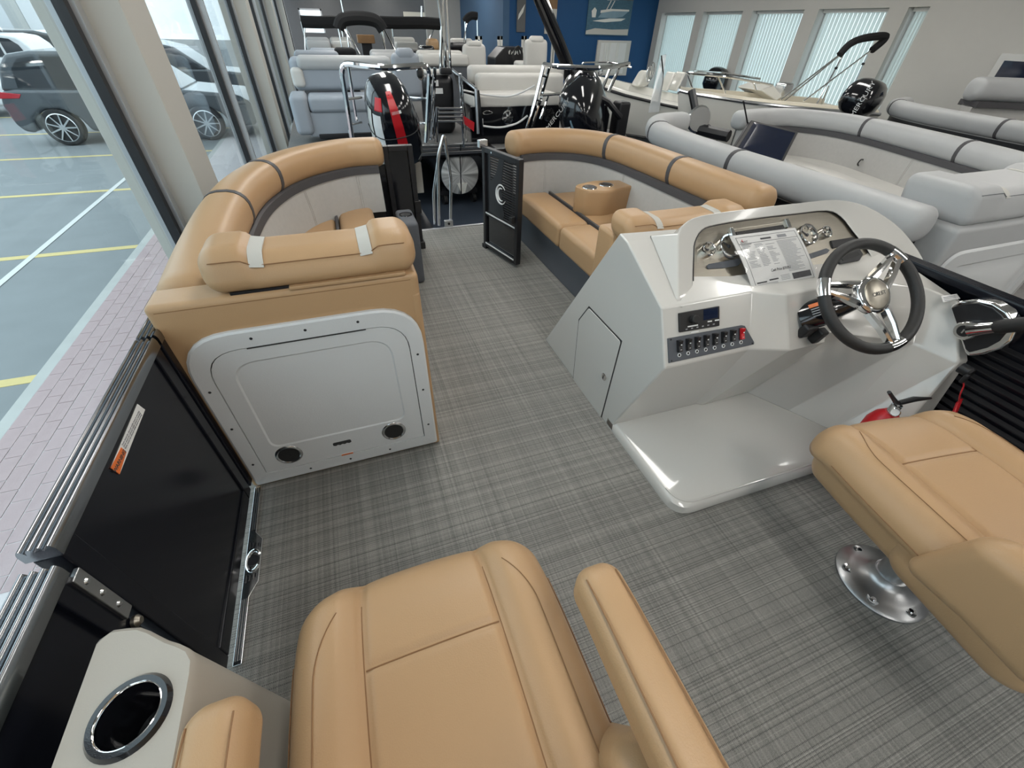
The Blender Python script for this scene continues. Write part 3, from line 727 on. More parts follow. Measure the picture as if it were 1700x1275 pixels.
# panel skin behind a slotted grille: each slot bar is its own piece
mesh('lower_skin', xf(box(f, L-f, -.002, .004, .05, .25), M), 'black_gloss', bg_, smooth=False)
mesh('mid_bar', xf(box(f, L-f, -.013, .013, .245, .268), M), 'black_satin', bg_, bevel=.003)
mesh('chrome_strip', xf(box(f, L-f, -.016, -.012, .260, .268), M), 'white_print', bg_, smooth=False)  # plain white colour stands in for the bright reflection on the chrome
mesh('chrome_strip', xf(box(f, L-f, -.0215, -.0175, .046, .054), M), 'white_print', bg_, smooth=False)
mesh('backing', xf(box(f, f+.045, -.002, .004, .268, .64), M), 'black_satin', bg_, smooth=False)
ns = 24
for k in range(ns):
    zz = .272+(.636-.272)*(k+.5)/ns
    mesh('slat', xf(box(f+.045, L-f, -.004, .003, zz-.0040, zz+.0040), M), 'black_satin', bg_, smooth=False)
# broad dark sweep crossing the slots
sw = [(.075, .640), (.165, .640), (.19, .54), (.25, .42), (.33, .32), (.36, .272), (.20, .272), (.13, .36), (.075, .40)]
mesh('sweep_plate', xf(prism([(x, -.0055, z) for x, z in [(.185, .636), (.245, .636), (.225, .56), (.215, .46), (.225, .38), (.250, .30), (.230, .272), (.077, .272), (.077, .470), (.12, .50), (.16, .56)]], (0, .0015, 0)), M), 'black_satin', bg_, smooth=False)
em = []
for r_, a0, a1 in ((.055, 40, 330), (.036, 70, 300)):
    em.append(tube([tuple(M @ Vector((.215+r_*cos(radians(a0+(a1-a0)*k/18)), -.0085, .425+r_*1.05*sin(radians(a0+(a1-a0)*k/18))))) for k in range(19)], [.002+.005*sin(pi*k/18) for k in range(19)], 6))
mesh('emblem', join(*em), 'white_print', bg_)
mesh('foot', xf(box(-.02, .03, -.02, .02, 0, .03), M), 'rubber', bg_, bevel=.004)
mesh('hinge_pin', xf(box(-.035, 0, -.03, .03, .655, .70), M), 'steel', bg_, bevel=.004)
mesh('stop', xf(box(L-.05, L-.02, -.05, -.02, .30, .34), M), 'rubber', bg_, bevel=.004)
mesh('magnet', xf(lathe([(0, 0), (.006, 0), (.006, .004), (0, .004)], axis_frame((.12, -.018, .652), (0, -1, 0)), 12), M), 'chrome', bg_)
# bow boarding ladder, folded upright at the deck edge
ld = thing('boarding_ladder', 'aluminium boarding ladder standing upright at the bow deck edge', 'ladder', (.69, 3.38, 0))
def rp(pts, r_=.05): return rounded_path(pts, r_, 5)
yl = 3.40
def PL(u, v, y=yl): return P(u, v, y=y)
mesh('rail', tube(rp([PL(748, 372), PL(749, 300), PL(737, 221), PL(727, 262), PL(729, 374)], .035), .0115, 10), 'steel', ld)
mesh('rail', tube(rp([PL(722, 372, 3.45), PL(720, 320, 3.45), PL(729, 255, 3.45), PL(736, 228, 3.45)], .04), .0115, 10), 'steel', ld)
mesh('foot_bracket', box(.665, .735, 3.37, 3.40, -.05, .055), 'alu', ld, bevel=.006)
mesh('bolt', lathe([(0, 0), (.010, 0), (.010, .005), (0, .005)], axis_frame((.70, 3.37, .03), (0, -1, 0)), 12), 'black_satin', ld)
# ================================================================== helm console
co = thing('helm_console', 'glossy white faceted helm console with metal dash panel, switches and footrest', 'helm console', (1.3, 1.0, 0))
XL = .81; XR = 1.835
zA, yA = .618, .879; yB, zB = .791, .452
def V3(*a): return Vector(a)
A1 = V3(XL, yA, zA); B1 = V3(XL, yB, zB); C1 = V3(XL, .955, .045)
L0 = V3(XL, 1.65, 0); L1 = V3(XL, 1.165, .742); L2 = V3(XL, 1.115, .732)
tn = Vector((0, L2.z-A1.z, -(L2.y-A1.y))).normalized()*-1      # normal of the sloping top
A2 = P(1257, 490, z=zA); A2.y = yA; A2.z = zA
B2 = P(1257, 590, z=zB); B2.y = yB; B2.z = zB
A3 = P(1305, 489, z=.620); B3 = P(1310, 582, z=.452)
A4 = P(1392, 472, z=.620); B4 = P(1371, 567, z=.452)
D2 = P(1155, 671, z=.045); D3 = P(1165, 673, z=.045); D4 = P(1240, 652, z=.045)
W1 = P(1310, 683, z=.045); W2 = P(1375, 713, z=.045); W3 = P(1440, 762, z=.045)
T1 = P(1372, 553, z=.448); T2 = P(1516, 570, z=.445); T3 = P(1592, 603, z=.438)
S1 = P(1440, 468, z=.60); S2 = P(1532, 476, z=.60); S3 = P(1590, 500, z=.597); S4 = P(1548, 462, z=.61)
R0 = V3(XR, T3.y, T3.z); RS = V3(XR, S3.y, S3.z)
TX = XR
Lr1 = V3(XR, 1.165, .70); Lr2 = V3(XR, 1.115, .69); Lr0 = V3(XR, 1.65, 0)
RA = V3(XR, yA, .60); RF = V3(XR, W3.y, .0); RF2 = V3(XR, .50, .0)
pts = dict(A1=A1, B1=B1, C1=C1, L0=L0, L1=L1, L2=L2, A2=A2, B2=B2, A3=A3, B3=B3, A4=A4, B4=B4, D2=D2, D3=D3, D4=D4, W1=W1, W2=W2, W3=W3, T1=T1, T2=T2, T3=T3, S1=S1, S2=S2, S3=S3, R0=R0, RS=RS, Lr1=Lr1, Lr2=Lr2, Lr0=Lr0, RA=RA)
pts['C0'] = V3(XL, .955, 0); pts['W3b'] = V3(W3.x+.02, .47, .0); pts['R3b'] = V3(XR, .47, 0)
pts['A4t'] = A4; pts['P0'] = P(1385, 470, z=.607)
names = list(pts); ix = {k: i for i, k in enumerate(names)}
F = ['C0 C1 B1 A1 L2 L1 L0', 'L2 A1 A2 A3 A4 S1 S2 S3 RS RA Lr2', 'L1 L2 Lr2 Lr1', 'L0 L1 Lr1 Lr0',
     'A1 B1 B2 A2', 'A2 B2 B3 A3', 'A3 B3 B4 T1 A4', 'A4 T1 T2 S2 S1', 'S2 T2 T3 S3', 'S3 T3 R0 RS',
     'B1 C1 D2 B2', 'B2 D2 D3 B3', 'B3 D3 D4 B4', 'T1 B4 D4 W1 T2', 'T2 W1 W2', 'T2 W2 T3', 'T3 W2 W3 W3b', 'T3 W3b R3b R0',
     'RS R0 R3b Lr0 Lr1 Lr2 RA', 'C0 L0 Lr0 R3b W3b W3 W2 W1 D4 D3 D2 C1']
body = mesh('body', ([tuple(pts[k]) for k in names], [tuple(ix[a] for a in f.split()) for f in F]), 'gelcoat', co, bevel=.006, seg=3, angle=6, blim=7)
# footrest platform
pp = round_poly([(XL, 1.0), (XL, .535), (1.50, .522), (1.70, .50), (1.70, .9), (1.40, 1.02)], [0, .075, .02, .01, 0, 0], 6)
mesh('footrest', loft([[(p.x, p.y, 0) for p in pp], [(p.x, p.y, .034) for p in pp], [(p.x+(.012 if p.x < 1 else 0), p.y+(.012 if p.y < .7 else 0), .046) for p in pp]], True, True, True), 'gelcoat', co, angle=50)
mesh('footrest_lip', tube([(p.x+(.014 if p.x < 1 else 0), p.y+(.014 if p.y < .7 else 0), .0455) for p in pp[1:-3]], .004, 8), 'gelcoat', co)
# side door
dp = [P(u, v, x=XL) for u, v in ((978, 508), (1033, 566), (998, 697), (951, 633), (961, 530))]
dc = sum(dp, Vector())/5
def grow(poly, c, k): return [c+(p-c)*k for p in poly]
mesh('door_gap', prism([p+Vector((-.0012, 0, 0)) for p in grow(dp, dc, 1.0)], (.004, 0, 0)), 'gap', body, smooth=False)
dr = mesh('side_door', prism([p+Vector((-.0028, 0, 0)) for p in round_poly(grow(dp, dc, .965), .012, 4)], (.006, 0, 0)), 'gelcoat', co, bevel=.0015)
lc = P(1005, 625, x=XL)
mesh('latch', lathe([(0, 0), (.0165, 0), (.0165, .004), (.013, .006), (0, .006)], axis_frame((XL-.004, lc.y, lc.z), (-1, 0, 0)), 24), 'chrome', dr)
mesh('latch_key', box(XL-.0112, XL-.0098, lc.y-.002, lc.y+.002, lc.z-.008, lc.z+.008), 'gap', dr, smooth=False)
# ---- dash hood and panel on a tilted plane
DN = Vector((0, -.66, .75)).normalized(); DP = Vector((1.0, .955, .640))
def D(u, v, off=0): return PP(u, v, DP+DN*off, DN)
outer = [(1127, 508), (1126, 470), (1126, 420), (1127, 388), (1136, 371), (1165, 357), (1250, 345), (1330, 336), (1390, 331), (1440, 342), (1487, 371), (1518, 405), (1536, 436), (1543, 466)]
inner = [(1151, 493), (1150, 462), (1151, 425), (1153, 402), (1165, 382), (1190, 373), (1260, 362), (1320, 355), (1372, 350), (1396, 360), (1414, 382), (1430, 402), (1444, 422), (1452, 442)]
def smooth2(l, n=3): return [(p.x, p.y) for p in spline([(u, v, 0) for u, v in l], n)]
outer = smooth2(outer); inner = smooth2(inner); NP = len(outer)
# 10 more points close both loops along the bottom
botO = [(1543+(1127-1543)*k/6, 466+(508-466)*k/6) for k in range(1, 6)]
inb = [(1452, 442), (1440, 446), (1360, 457), (1300, 464), (1240, 473), (1195, 483)]
LI = [D(u, v, -.004) for u, v in inner]+[D(u, v, -.004) for u, v in inb[1:]]
LI2 = [D(u, v, .012) for u, v in inner]+[D(u, v, .004) for u, v in inb[1:]]
LO = [D(u, v, .028) for u, v in outer]+[D(u, v, .002) for u, v in botO]
LB = []
base = [(1129, 512), (1112, 470), (1093, 430), (1079, 392), (1100, 382), (1135, 373)]
for k, (u, v) in enumerate(outer):
    p = D(u, v, .028)
    kk = k/3.0
    if kk <= 3: q = PP(1128-16*kk, 510-39.7*kk, A1+tn*-.001, tn)
    elif kk < 9.5: q = p+Vector((0, .05, -.06))
    else: q = p+Vector((.03, .03, -.08))
    LB.append(q)
LB += [p+Vector((0, 0, -.05)) for p in LO[NP:]]
LC = [p+Vector((0, .16, -.22)) for p in LB]
mesh('dash_hood', loft([LI, LI2, LO, LB]), 'gelcoat', co, angle=24, bevel=.005, seg=2, blim=18)
rear = [p+Vector((0, .10, -.25)) for p in LB[9:38]]
mesh('hood_back', loft([LB[9:38], rear], False), 'gelcoat', co, angle=60)
dash = mesh('dash_panel', prism([D(u, v, .002) for u, v in inner+inb[1:]], -DN*.004), 'dash_metal', co, smooth=False)
lip = [D(u, v, .004) for u, v in inner]+[D(u, v, .004) for u, v in inb[1:]]
mesh('dash_gasket', tube(lip, .0035, 6, True), 'black_satin', dash)
def gauge(u, v, r, nm='gauge'):
    c = D(u, v, .003); M = axis_frame(c, DN)
    g = mesh(nm, lathe([(r, -.002), (r*1.02, .012), (r*.95, .019), (r*.82, .017), (r*.78, .008)], M, 36, False, False), 'chrome', dash)
    mesh('dial', lathe([(0, .006), (r*.8, .006), (r*.8, .0075), (0, .0075)], M, 30), 'dash_metal', g)
    mesh('needle', xf(box(-r*.06, r*.06, -r*.1, r*.6, .008, .0095), M @ Matrix.Rotation(.8, 4, 'Z')), 'ink', g, smooth=False)
    mesh('hub', lathe([(0, .0075), (r*.16, .0075), (r*.12, .012), (0, .012)], M, 14), 'ink', g)
    for k in range(9):
        a = radians(215-k*32); mesh('tick', xf(box(r*.58, r*.74, -r*.02, r*.02, .0076, .0084), M @ Matrix.Rotation(a, 4, 'Z')), 'ink', g, smooth=False)
def mm(u1, v1, u2, v2): return (D(u1, v1)-D(u2, v2)).length
gauge(1172, 417, .024); gauge(1207, 411, .041); gauge(1336, 392, .039); gauge(1366, 388, .022)
# recessed groove bars and the display hood
def dpoly(pts, off, th, mat, nm, par=dash, **k): return mesh(nm, prism([D(u, v, off) for u, v in pts], -DN*th), mat, par, **k)
g_ = [(1176, 446), (1174, 441), (1177, 438), (1205, 433), (1228, 428), (1232, 434), (1226, 441), (1200, 445)]
dpoly(g_, .006, .005, 'base_grey', 'groove_bar', bevel=.001)
dpoly([(1341, 422), (1372, 412), (1378, 415), (1374, 420), (1345, 430)], .006, .005, 'base_grey', 'groove_bar', bevel=.001)
dpoly([(1214, 381), (1300, 368), (1306, 364), (1310, 377), (1240, 388), (1220, 391)], .026, .024, 'dash_metal', 'display_hood', bevel=.002)
dpoly([(1222, 385), (1300, 373), (1304, 380), (1225, 393)], .029, .004, 'black_plastic', 'display_screen', smooth=False)
for sgn, (u, v) in enumerate(((1215, 384), (1307, 369))):
    dpoly([(u-3, v-6), (u+2, v-7), (u+8, v+8), (u+2, v+9)], .034, .012, 'chrome', 'display_bracket', bevel=.001)
dpoly([(1380, 399), (1418, 393), (1421, 404), (1384, 412)], .008, .008, 'black_satin', 'vent_slot', bevel=.002)
dpoly([(1388, 424), (1428, 413), (1434, 422), (1428, 432), (1396, 438)], .014, .012, 'black_satin', 'phone_tray', bevel=.003)
dpoly([(1395, 425), (1424, 417), (1428, 423), (1400, 433)], .0155, .002, 'gap', 'phone_tray_well', smooth=False)
# paper price sheet in a clear sleeve
ps = thing('price_sheet', 'printed price sheet in a clear sleeve leaning on the dash panel', 'paper sheet', D(1285, 430, .03))
sc = [(1206, 391), (1322, 378), (1356, 462), (1249, 488)]
S0 = [D(1211, 392, .046), D(1320, 378, .044), D(1357, 464, .020), D(1251, 487, .016)]
def sh(s, t, off=0):
    top = S0[0].lerp(S0[1], s); bot = S0[3].lerp(S0[2], s); return top.lerp(bot, t)+DN*(off+.012*sin(pi*t)*.6)
mesh('sheet', grid(8, 10, lambda s, t: sh(s, t)), 'paper', ps)
mesh('sheet_back', grid(8, 10, lambda s, t: sh(s, t, -.0015)), 'paper', ps)
def pr(s0, s1, t0, t1, mat='ink_grey', nm='print', off=.0008):
    return mesh(nm, grid(3, 3, lambda s, t: sh(s0+(s1-s0)*s, t0+(t1-t0)*t, off)), mat, ps)
for a in (.06, .955): pr(a, a+.006, .05, .95, 'ink', 'border')
for a in (.05, .945): pr(.06, .961, a, a+.007, 'ink', 'border')
pr(.06, .96, .165, .172, 'ink', 'border')
def txt(s_, s, t, size, mat='ink', width=None, nm='lettering'):
    o = sh(s, t, .0013); M = frame(o, sh(s+.02, t)-sh(s-.02, t), sh(s, t-.02)-sh(s, t+.02))
    return text(nm, s_, size, M, mat, ps, depth=.0001, width=width)
mesh('logo_swoosh', tube([sh(.14, .095, .001), sh(.125, .115, .001), sh(.14, .13, .001)], .0012, 5), 'red', ps)
txt('CREST', .15, .140, .010, 'ink'); pr(.40, .56, .105, .135, 'ink', 'print'); pr(.66, .80, .085, .14, 'ink_grey', 'print')
txt('Cash Price $59,852', .50, .69, .013, 'ink', width=.085)
rnd = random.Random(3)
for c0, c1 in ((.09, .24), (.27, .40), (.43, .57)):
    for k in range(17):
        t0 = .20+.024*k
        if rnd.random() < .15: continue
        pr(c0, c0+(c1-c0)*rnd.uniform(.45, 1), t0, t0+.009)
for k in range(26):
    t0 = .20+.022*k
    pr(.61, .61+.32*rnd.uniform(.5, 1), t0, t0+.008)
pr(.09, .24, .18, .188, 'ink')
pr(.64, .93, .80, .905, 'ink', 'print'); pr(.09, .24, .845, .868, 'ink', 'print'); pr(.28, .42, .83, .853, 'ink', 'print')
for k in range(4): pr(.46, .6, .80+.025*k, .808+.025*k)
for k in range(3): pr(.09, .4, .885+.018*k, .892+.018*k)
m, t, b = nt('sleeve'); N = t.nodes; L = t.links; N.remove(b)
tr = N.new('ShaderNodeBsdfTransparent'); gl = N.new('ShaderNodeBsdfGlossy'); gl.inputs['Roughness'].default_value = .08
lw = N.new('ShaderNodeLayerWeight'); lw.inputs[0].default_value = .5; mx = N.new('ShaderNodeMixShader')
pw = N.new('ShaderNodeMath'); pw.operation = 'POWER'; L.new(lw.outputs['Facing'], pw.inputs[0]); pw.inputs[1].default_value = 4
fr = N.new('ShaderNodeMath'); fr.operation = 'MULTIPLY_ADD'; L.new(pw.outputs[0], fr.inputs[0]); fr.inputs[1].default_value = .7; fr.inputs[2].default_value = .04
L.new(fr.outputs[0], mx.inputs[0]); L.new(tr.outputs[0], mx.inputs[1]); L.new(gl.outputs[0], mx.inputs[2]); L.new(mx.outputs[0], N['Material Output'].inputs[0])
rr = random.Random(5)
wob = [[rr.uniform(-1, 1) for i in range(21)] for j in range(21)]
def slv(s, t):
    i, j = int(round(s*20)), int(round(t*20)); edge = max(0, 1-min(s, 1)*6)+.4*max(0, t*8-7)
    return sh(-.05+1.08*s, -.03+1.06*t, .004+.003*wob[i][j]*(.25+edge))
mesh('clear_sleeve', grid(20, 20, slv), 'sleeve', ps)
# ---- switch face F1: stereo and switch panel
FN = (B1-A1).cross(Vector((1, 0, 0))).normalized()
if FN.y > 0: FN = -FN
def F1(u, v, off=0): return PP(u, v, A1+FN*off, FN)
def fpoly(pts, off, th, mat, nm, par, **k): return mesh(nm, prism([F1(u, v, off) for u, v in pts], -FN*th), mat, par, **k)
st = fpoly([(1128, 520), (1195, 508), (1195, 541), (1129, 552)], .008, .008, 'black_plastic', 'stereo', co, bevel=.002)
fpoly([(1168, 514), (1192, 510), (1192, 527), (1168, 532)], .0086, .001, 'screen', 'stereo_display', st, smooth=False)
kc = F1(1151, 530, .008)
mesh('knob', lathe([(0, 0), (.014, 0), (.0135, .012), (.011, .015), (0, .015)], axis_frame(kc, FN), 24), 'rubber', st)
fpoly([(1142, 541.5), (1159, 538.5), (1159, 540.5), (1142, 543.5)], .0088, .001, 'white_print', 'button', st, smooth=False)
for u, v in ((1180, 534), (1192, 532)): fpoly([(u-5, v-1), (u+2, v-2), (u+2, v), (u-5, v+1)], .0088, .001, 'white_print', 'button', st, smooth=False)
for k in range(6): 
    u = 1140+k*9; v = 547-k*1.7; fpoly([(u-1.5, v-1), (u+1.5, v-1.6), (u+1.5, v+.4), (u-1.5, v+1)], .0086, .0008, 'ink_grey', 'button', st, smooth=False)
fpoly([(1147, 551), (1160, 549), (1160, 551), (1147, 553)], .0015, .001, 'white_print', 'face_label', st, smooth=False)
sp = fpoly(round_poly([(1109, 562), (1232, 539.5), (1239, 541), (1253, 570), (1250, 573), (1111, 603)], [3, 2, 3, 2, 2, 3], 3) if False else [(1109, 562), (1232, 540), (1237, 541), (1253, 569), (1252, 572), (1111, 603)], .005, .005, 'base_grey', 'switch_panel', co, bevel=.0015)
for k in range(8):
    u = 1126.5+k*14.7; v = 574.5-k*2.95
    c = F1(u, v, .005); ux = (F1(u+8, v-1.6)-F1(u, v)).normalized(); uy = FN.cross(ux)
    M = Matrix(((ux.x, uy.x, FN.x, c.x), (ux.y, uy.y, FN.y, c.y), (ux.z, uy.z, FN.z, c.z), (0, 0, 0, 1)))
    sw = mesh('rocker_switch', xf(prism([(-.0075, -.019, 0), (.0075, -.019, 0), (.0075, .019, 0), (-.0075, .019, 0)], (0, 0, .004)), M), 'black_plastic', sp, bevel=.001)
    prf = [(-.0185, .0), (-.0175, .009), (.0, .0065), (.0175, .013), (.0185, 0)]
    rk = mesh('rocker', xf(loft([[(-.0068, y, z+.003) for y, z in prf], [(.0068, y, z+.003) for y, z in prf]], True, True, True), M), 'red' if k == 7 else 'black_plastic', sw, bevel=.001)
    mesh('icon', xf(join(box(-.0022, .0022, .003, .0065, .0135, .0142)), M), 'white_print', sw, smooth=False)
    mesh('icon', xf(box(-.0025, .0025, -.0115, -.010, .0118, .0122), M), 'white_print', sw, smooth=False)
    mesh('breaker_ring', xf(lathe([(.0042, 0), (.0042, .003), (.006, .003), (.0062, 0)], Matrix.Translation(Vector((.0005, -.0285, 0))), 16), M), 'white_print', sp)
    mesh('breaker_button', xf(lathe([(0, 0), (.0042, 0), (.0038, .002), (0, .002)], Matrix.Translation(Vector((.0005, -.0285, 0))), 12), M), 'black_plastic', sp)
for u, v in ((1114, 564), (1115, 599), (1236, 545), (1249, 570)):
    mesh('screw', lathe([(0, 0), (.003, 0), (.002, .0015), (0, .0015)], axis_frame(F1(u, v, .005), FN), 10), 'black_plastic', sp)
# cup holder lip behind the wheel, stickers on the recessed panel
mesh('notice_sticker', prism([P(1562, 492, z=.601), P(1588, 488, z=.601), P(1594, 496, z=.601), P(1566, 502, z=.601)], (0, 0, .001)), 'white_print', co, smooth=False)
for k in range(3): mesh('print', prism([P(1566+k, 493.5+2.6*k, z=.6025), P(1586+k, 490.5+2.6*k, z=.6025), P(1586+k, 491.5+2.6*k, z=.6025), P(1566+k, 494.7+2.6*k, z=.6025)], (0, 0, .0003)), 'ink_grey', co, smooth=False)
# ================================================================== steering wheel
WC = Vector((1.464, .713, .640)); tt = radians(45); yw = radians(-10)
WN = Vector((sin(yw)*cos(tt), -cos(yw)*cos(tt), sin(tt)))
wa = WN.cross(Vector((0, 0, 1))).normalized()*-1; wb = WN.cross(wa)
if wb.z < 0: wb = -wb
if wa.x < 0: wa = -wa
WM = Matrix(((wa.x, wb.x, WN.x, WC.x), (wa.y, wb.y, WN.y, WC.y), (wa.z, wb.z, WN.z, WC.z), (0, 0, 0, 1)))
wh = thing('steering_wheel', 'three-spoke chrome and black leather steering wheel with oval badge', 'steering wheel', WC)
R_ = .168
arcs = [(100, 208), (222, 318), (-30, 88)]
mesh('rim', xf(tube([(R_*cos(2*pi*k/64), R_*sin(2*pi*k/64), 0) for k in range(64)], .0172, 14, True), WM), 'leather_black', wh)
for ca in (48, 168, 288):
    # chrome sleeve on the rim plus a split spoke
    mesh('rim_sleeve', xf(tube([(R_*cos(radians(ca+d)), R_*sin(radians(ca+d)), 0) for d in range(-9, 10, 3)], .0184, 14), WM), 'chrome', wh)
    spk = []
    for sgn in (-1, 1):
        a = radians(ca); d0 = Vector((cos(a), sin(a), 0)); pnn = Vector((-sin(a), cos(a), 0))
        p0 = d0*.045+pnn*sgn*.030; p1 = d0*.162+pnn*sgn*.012
        w0, w1 = .011, .006
        L = []
        for p, w_, zt_ in ((p0, w0, .004), (p0.lerp(p1, .5), w0*.8, .010), (p1, w1, .008)):
            L.append([p-pnn*w_+Vector((0, 0, zt_-.018)), p-pnn*w_+Vector((0, 0, zt_)), p-pnn*w_*.4+Vector((0, 0, zt_+.006)), p+pnn*w_*.4+Vector((0, 0, zt_+.006)), p+pnn*w_+Vector((0, 0, zt_)), p+pnn*w_+Vector((0, 0, zt_-.018))])
        spk.append(loft(L, True, True, True))
    mesh('spoke', xf(join(*spk), WM), 'chrome', wh, angle=25)
hub = mesh('hub', xf(lathe([(.03, -.02), (.055, -.015), (.060, .004), (.056, .012), (.046, .016)], Matrix.Identity(4), 36), WM), 'chrome', wh, angle=50)
mesh('badge', xf(lathe([(0, .012), (.043, .014), (.046, .018), (.04, .022), (0, .024)], Matrix.Diagonal(Vector((.92, 1.05, 1, 1))), 36), WM), 'dash_metal', hub)
text('lettering', 'CREST', .017, WM @ Matrix.Translation(Vector((0, 0, .0246))) @ Matrix.Rotation(radians(10), 4, 'Z'), 'ink', hub, depth=.0003)
# column and boss
F3n = (B3-A3).cross(A4-A3).normalized()
if F3n.y > 0: F3n = -F3n
bc = PP(1343, 524, A3, F3n)
axd = WC-bc; LB_ = axd.length; bM = axis_frame(bc, axd)
cl = thing('steering_column', 'black steering column boss with orange warning label below the steering wheel', 'steering column', bc)
mesh('boss', lathe([(0, -.03), (.046, -.03), (.048, .03), (.043, .05), (.038, .058), (.036, .075), (.028, LB_-.05), (.022, LB_-.012), (0, LB_-.012)], bM, 32), 'black_gloss', cl)
mesh('collar', lathe([(.042, .050), (.045, .052), (.044, .060), (.038, .062)], bM, 32), 'alu', cl)
mesh('tilt_lever', xf(rbox((0, 0, 0), (.034, .055, .03), .007, 3), frame(PP(1358, 557, A3-F3n*-.012, F3n), (1, 0, 0), (0, -.3, .9))), 'black_plastic', cl)
mesh('lower_shroud', xf(rbox((0, 0, 0), (.05, .05, .03), .008, 3), frame(PP(1340, 548, A3-F3n*-.012, F3n), (1, 0, 0), (0, -.3, .9))), 'black_plastic', cl)
def cyl_patch(a0, a1, z0, z1, r_, mat, nm):
    return mesh(nm, grid(10, 4, lambda s, t: bM @ Vector(((r_)*cos(a0+(a1-a0)*s), r_*sin(a0+(a1-a0)*s), z0+(z1-z0)*t))), mat, cl)
# angle of the side that faces the helm seat
q = (bM.inverted() @ CAMP); aa = math.atan2(q.y, q.x)
cyl_patch(aa-.75, aa-.45, .004, .034, .0487, 'orange', 'warning_band')
for k in range(4): cyl_patch(aa-.36+.16*k, aa-.28+.16*k, .006, .032, .0487, 'ink_grey', 'print')
# ================================================================== throttle control
XT = 1.775
th = thing('throttle_control', 'black and chrome throttle control with lever on the right wing of the console', 'throttle', (XT, .60, .5))
dsh = [(1576, 508), (1590, 500), (1622, 497), (1650, 503), (1672, 517), (1684, 535), (1686, 552), (1678, 568), (1660, 580), (1632, 589), (1606, 592), (1600, 585)]
dsi = [(1580, 511), (1600, 504), (1625, 503), (1648, 511), (1664, 524), (1672, 540), (1671, 553), (1660, 566), (1640, 577), (1610, 585), (1604, 580)]
mesh('housing', prism([P(u, v, x=XT) for u, v in dsh], (.05, 0, 0)), 'chrome', th, bevel=.008, seg=3)
mesh('face', prism([P(u, v, x=XT)+Vector((-.003, 0, 0)) for u, v in dsi], (.006, 0, 0)), 'black_satin', th, bevel=.002)
hc = P(1606, 548, x=XT-.02)
mesh('pivot', lathe([(0, -.02), (.030, -.02), (.030, .012), (.026, .018), (0, .018)], axis_frame(hc, (-1, 0, 0)), 28), 'chrome', th)
mesh('pivot_cap', lathe([(0, .016), (.019, .0165), (.017, .0205), (0, .021)], axis_frame(hc, (-1, 0, 0)), 24), 'black_plastic', th)
mesh('pivot_mark', box(hc.x-.0225, hc.x-.0205, hc.y-.002, hc.y+.002, hc.z-.007, hc.z+.007), 'steel', th, smooth=False)
e1 = P(1655, 543, x=XT-.03); e2 = P(1760, 532, x=XT-.06)
mesh('lever_arm', tube([hc.lerp(e1, .15), hc.lerp(e1, .5), e1], [.026, .020, .018], 14), 'chrome', th)
mesh('lever_grip', tube([e1, e1.lerp(e2, .1), e1.lerp(e2, .8), e2], [.019, .0205, .021, .014], 14), 'leather_black', th)
# ignition key with red lanyard, on the aft end of the console
ky = thing('ignition_switch', 'black ignition switch with red stop lanyard on the aft edge of the console', 'ignition switch', P(1605, 618, y=.50))
k0 = P(1606, 616, y=.475)
mesh('switch_body', lathe([(0, -.02), (.017, -.02), (.017, .008), (.012, .014), (0, .014)], axis_frame(k0, (0, -1, 0)), 20), 'black_plastic', ky)
mesh('key_tab', rbox((k0.x-.012, k0.y-.012, k0.z-.018), (.02, .012, .034), .005, 3), 'black_plastic', ky)
k1 = P(1592, 668, y=.44)
pa = [Vector(k0)+Vector((-.012, -.012, -.03)), P(1600, 640, y=.455), P(1594, 655, y=.445), k1]
mesh('lanyard', tube(spline(pa, 6), .0022, 6), 'red', ky)
cp = []
for k in range(97):
    a = 2*pi*k/12; cp.append(k1+Vector((.010*cos(a), .004-.004*k/96, .010*sin(a)))+Vector((-.0003*k+.01, -.0002*k, -.0004*k)))
mesh('lanyard_coil', tube(cp, .0022, 6), 'red', ky)
# fire extinguisher standing on the footrest in front of the console wall
fe0 = P(1497, 668, z=.34)
fx, fy = 1.60, .50
fe0 = P(1490, 672, y=.47)
fe = thing('fire_extinguisher', 'small red fire extinguisher with black handle below the steering wheel', 'fire extinguisher', (fe0.x, fe0.y, .046))
fb = fe0
zt_ = fb.z-.03
mesh('cylinder', zlathe([(0, .046), (.042, .046), (.045, .06), (.045, zt_-.05), (.035, zt_-.02), (.018, zt_), (.0, zt_)], (fb.x, fb.y, 0), 28), 'red', fe)
mesh('valve', zlathe([(0, zt_-.005), (.014, zt_-.005), (.014, zt_+.03), (0, zt_+.03)], (fb.x, fb.y, 0), 16), 'steel', fe)
gM = axis_frame((fb.x-.012, fb.y-.012, zt_+.014), (CAMP-fb)*1.0+Vector((0, 0, -.3)))
gg = mesh('gauge', lathe([(.013, -.004), (.0135, .006), (.011, .008), (.0105, .005)], gM, 20, False, False), 'chrome', fe)
mesh('gauge_face', lathe([(0, .004), (.011, .004), (.011, .005), (0, .005)], gM, 16), 'white_print', gg)
h1 = P(1476, 651, y=fb.y); h2 = P(1545, 661, y=fb.y); hm = Vector((fb.x, fb.y, zt_+.03))
mesh('carry_handle', tube([hm, hm.lerp(h1, .5)+Vector((0, 0, .0)), h1], [.008, .006, .005], 8), 'black_plastic', fe)
mesh('lever', tube([hm+Vector((-.005, 0, .008)), hm.lerp(h2, .4)+Vector((0, 0, .012)), h2], [.008, .009, .004], 8), 'black_plastic', fe)
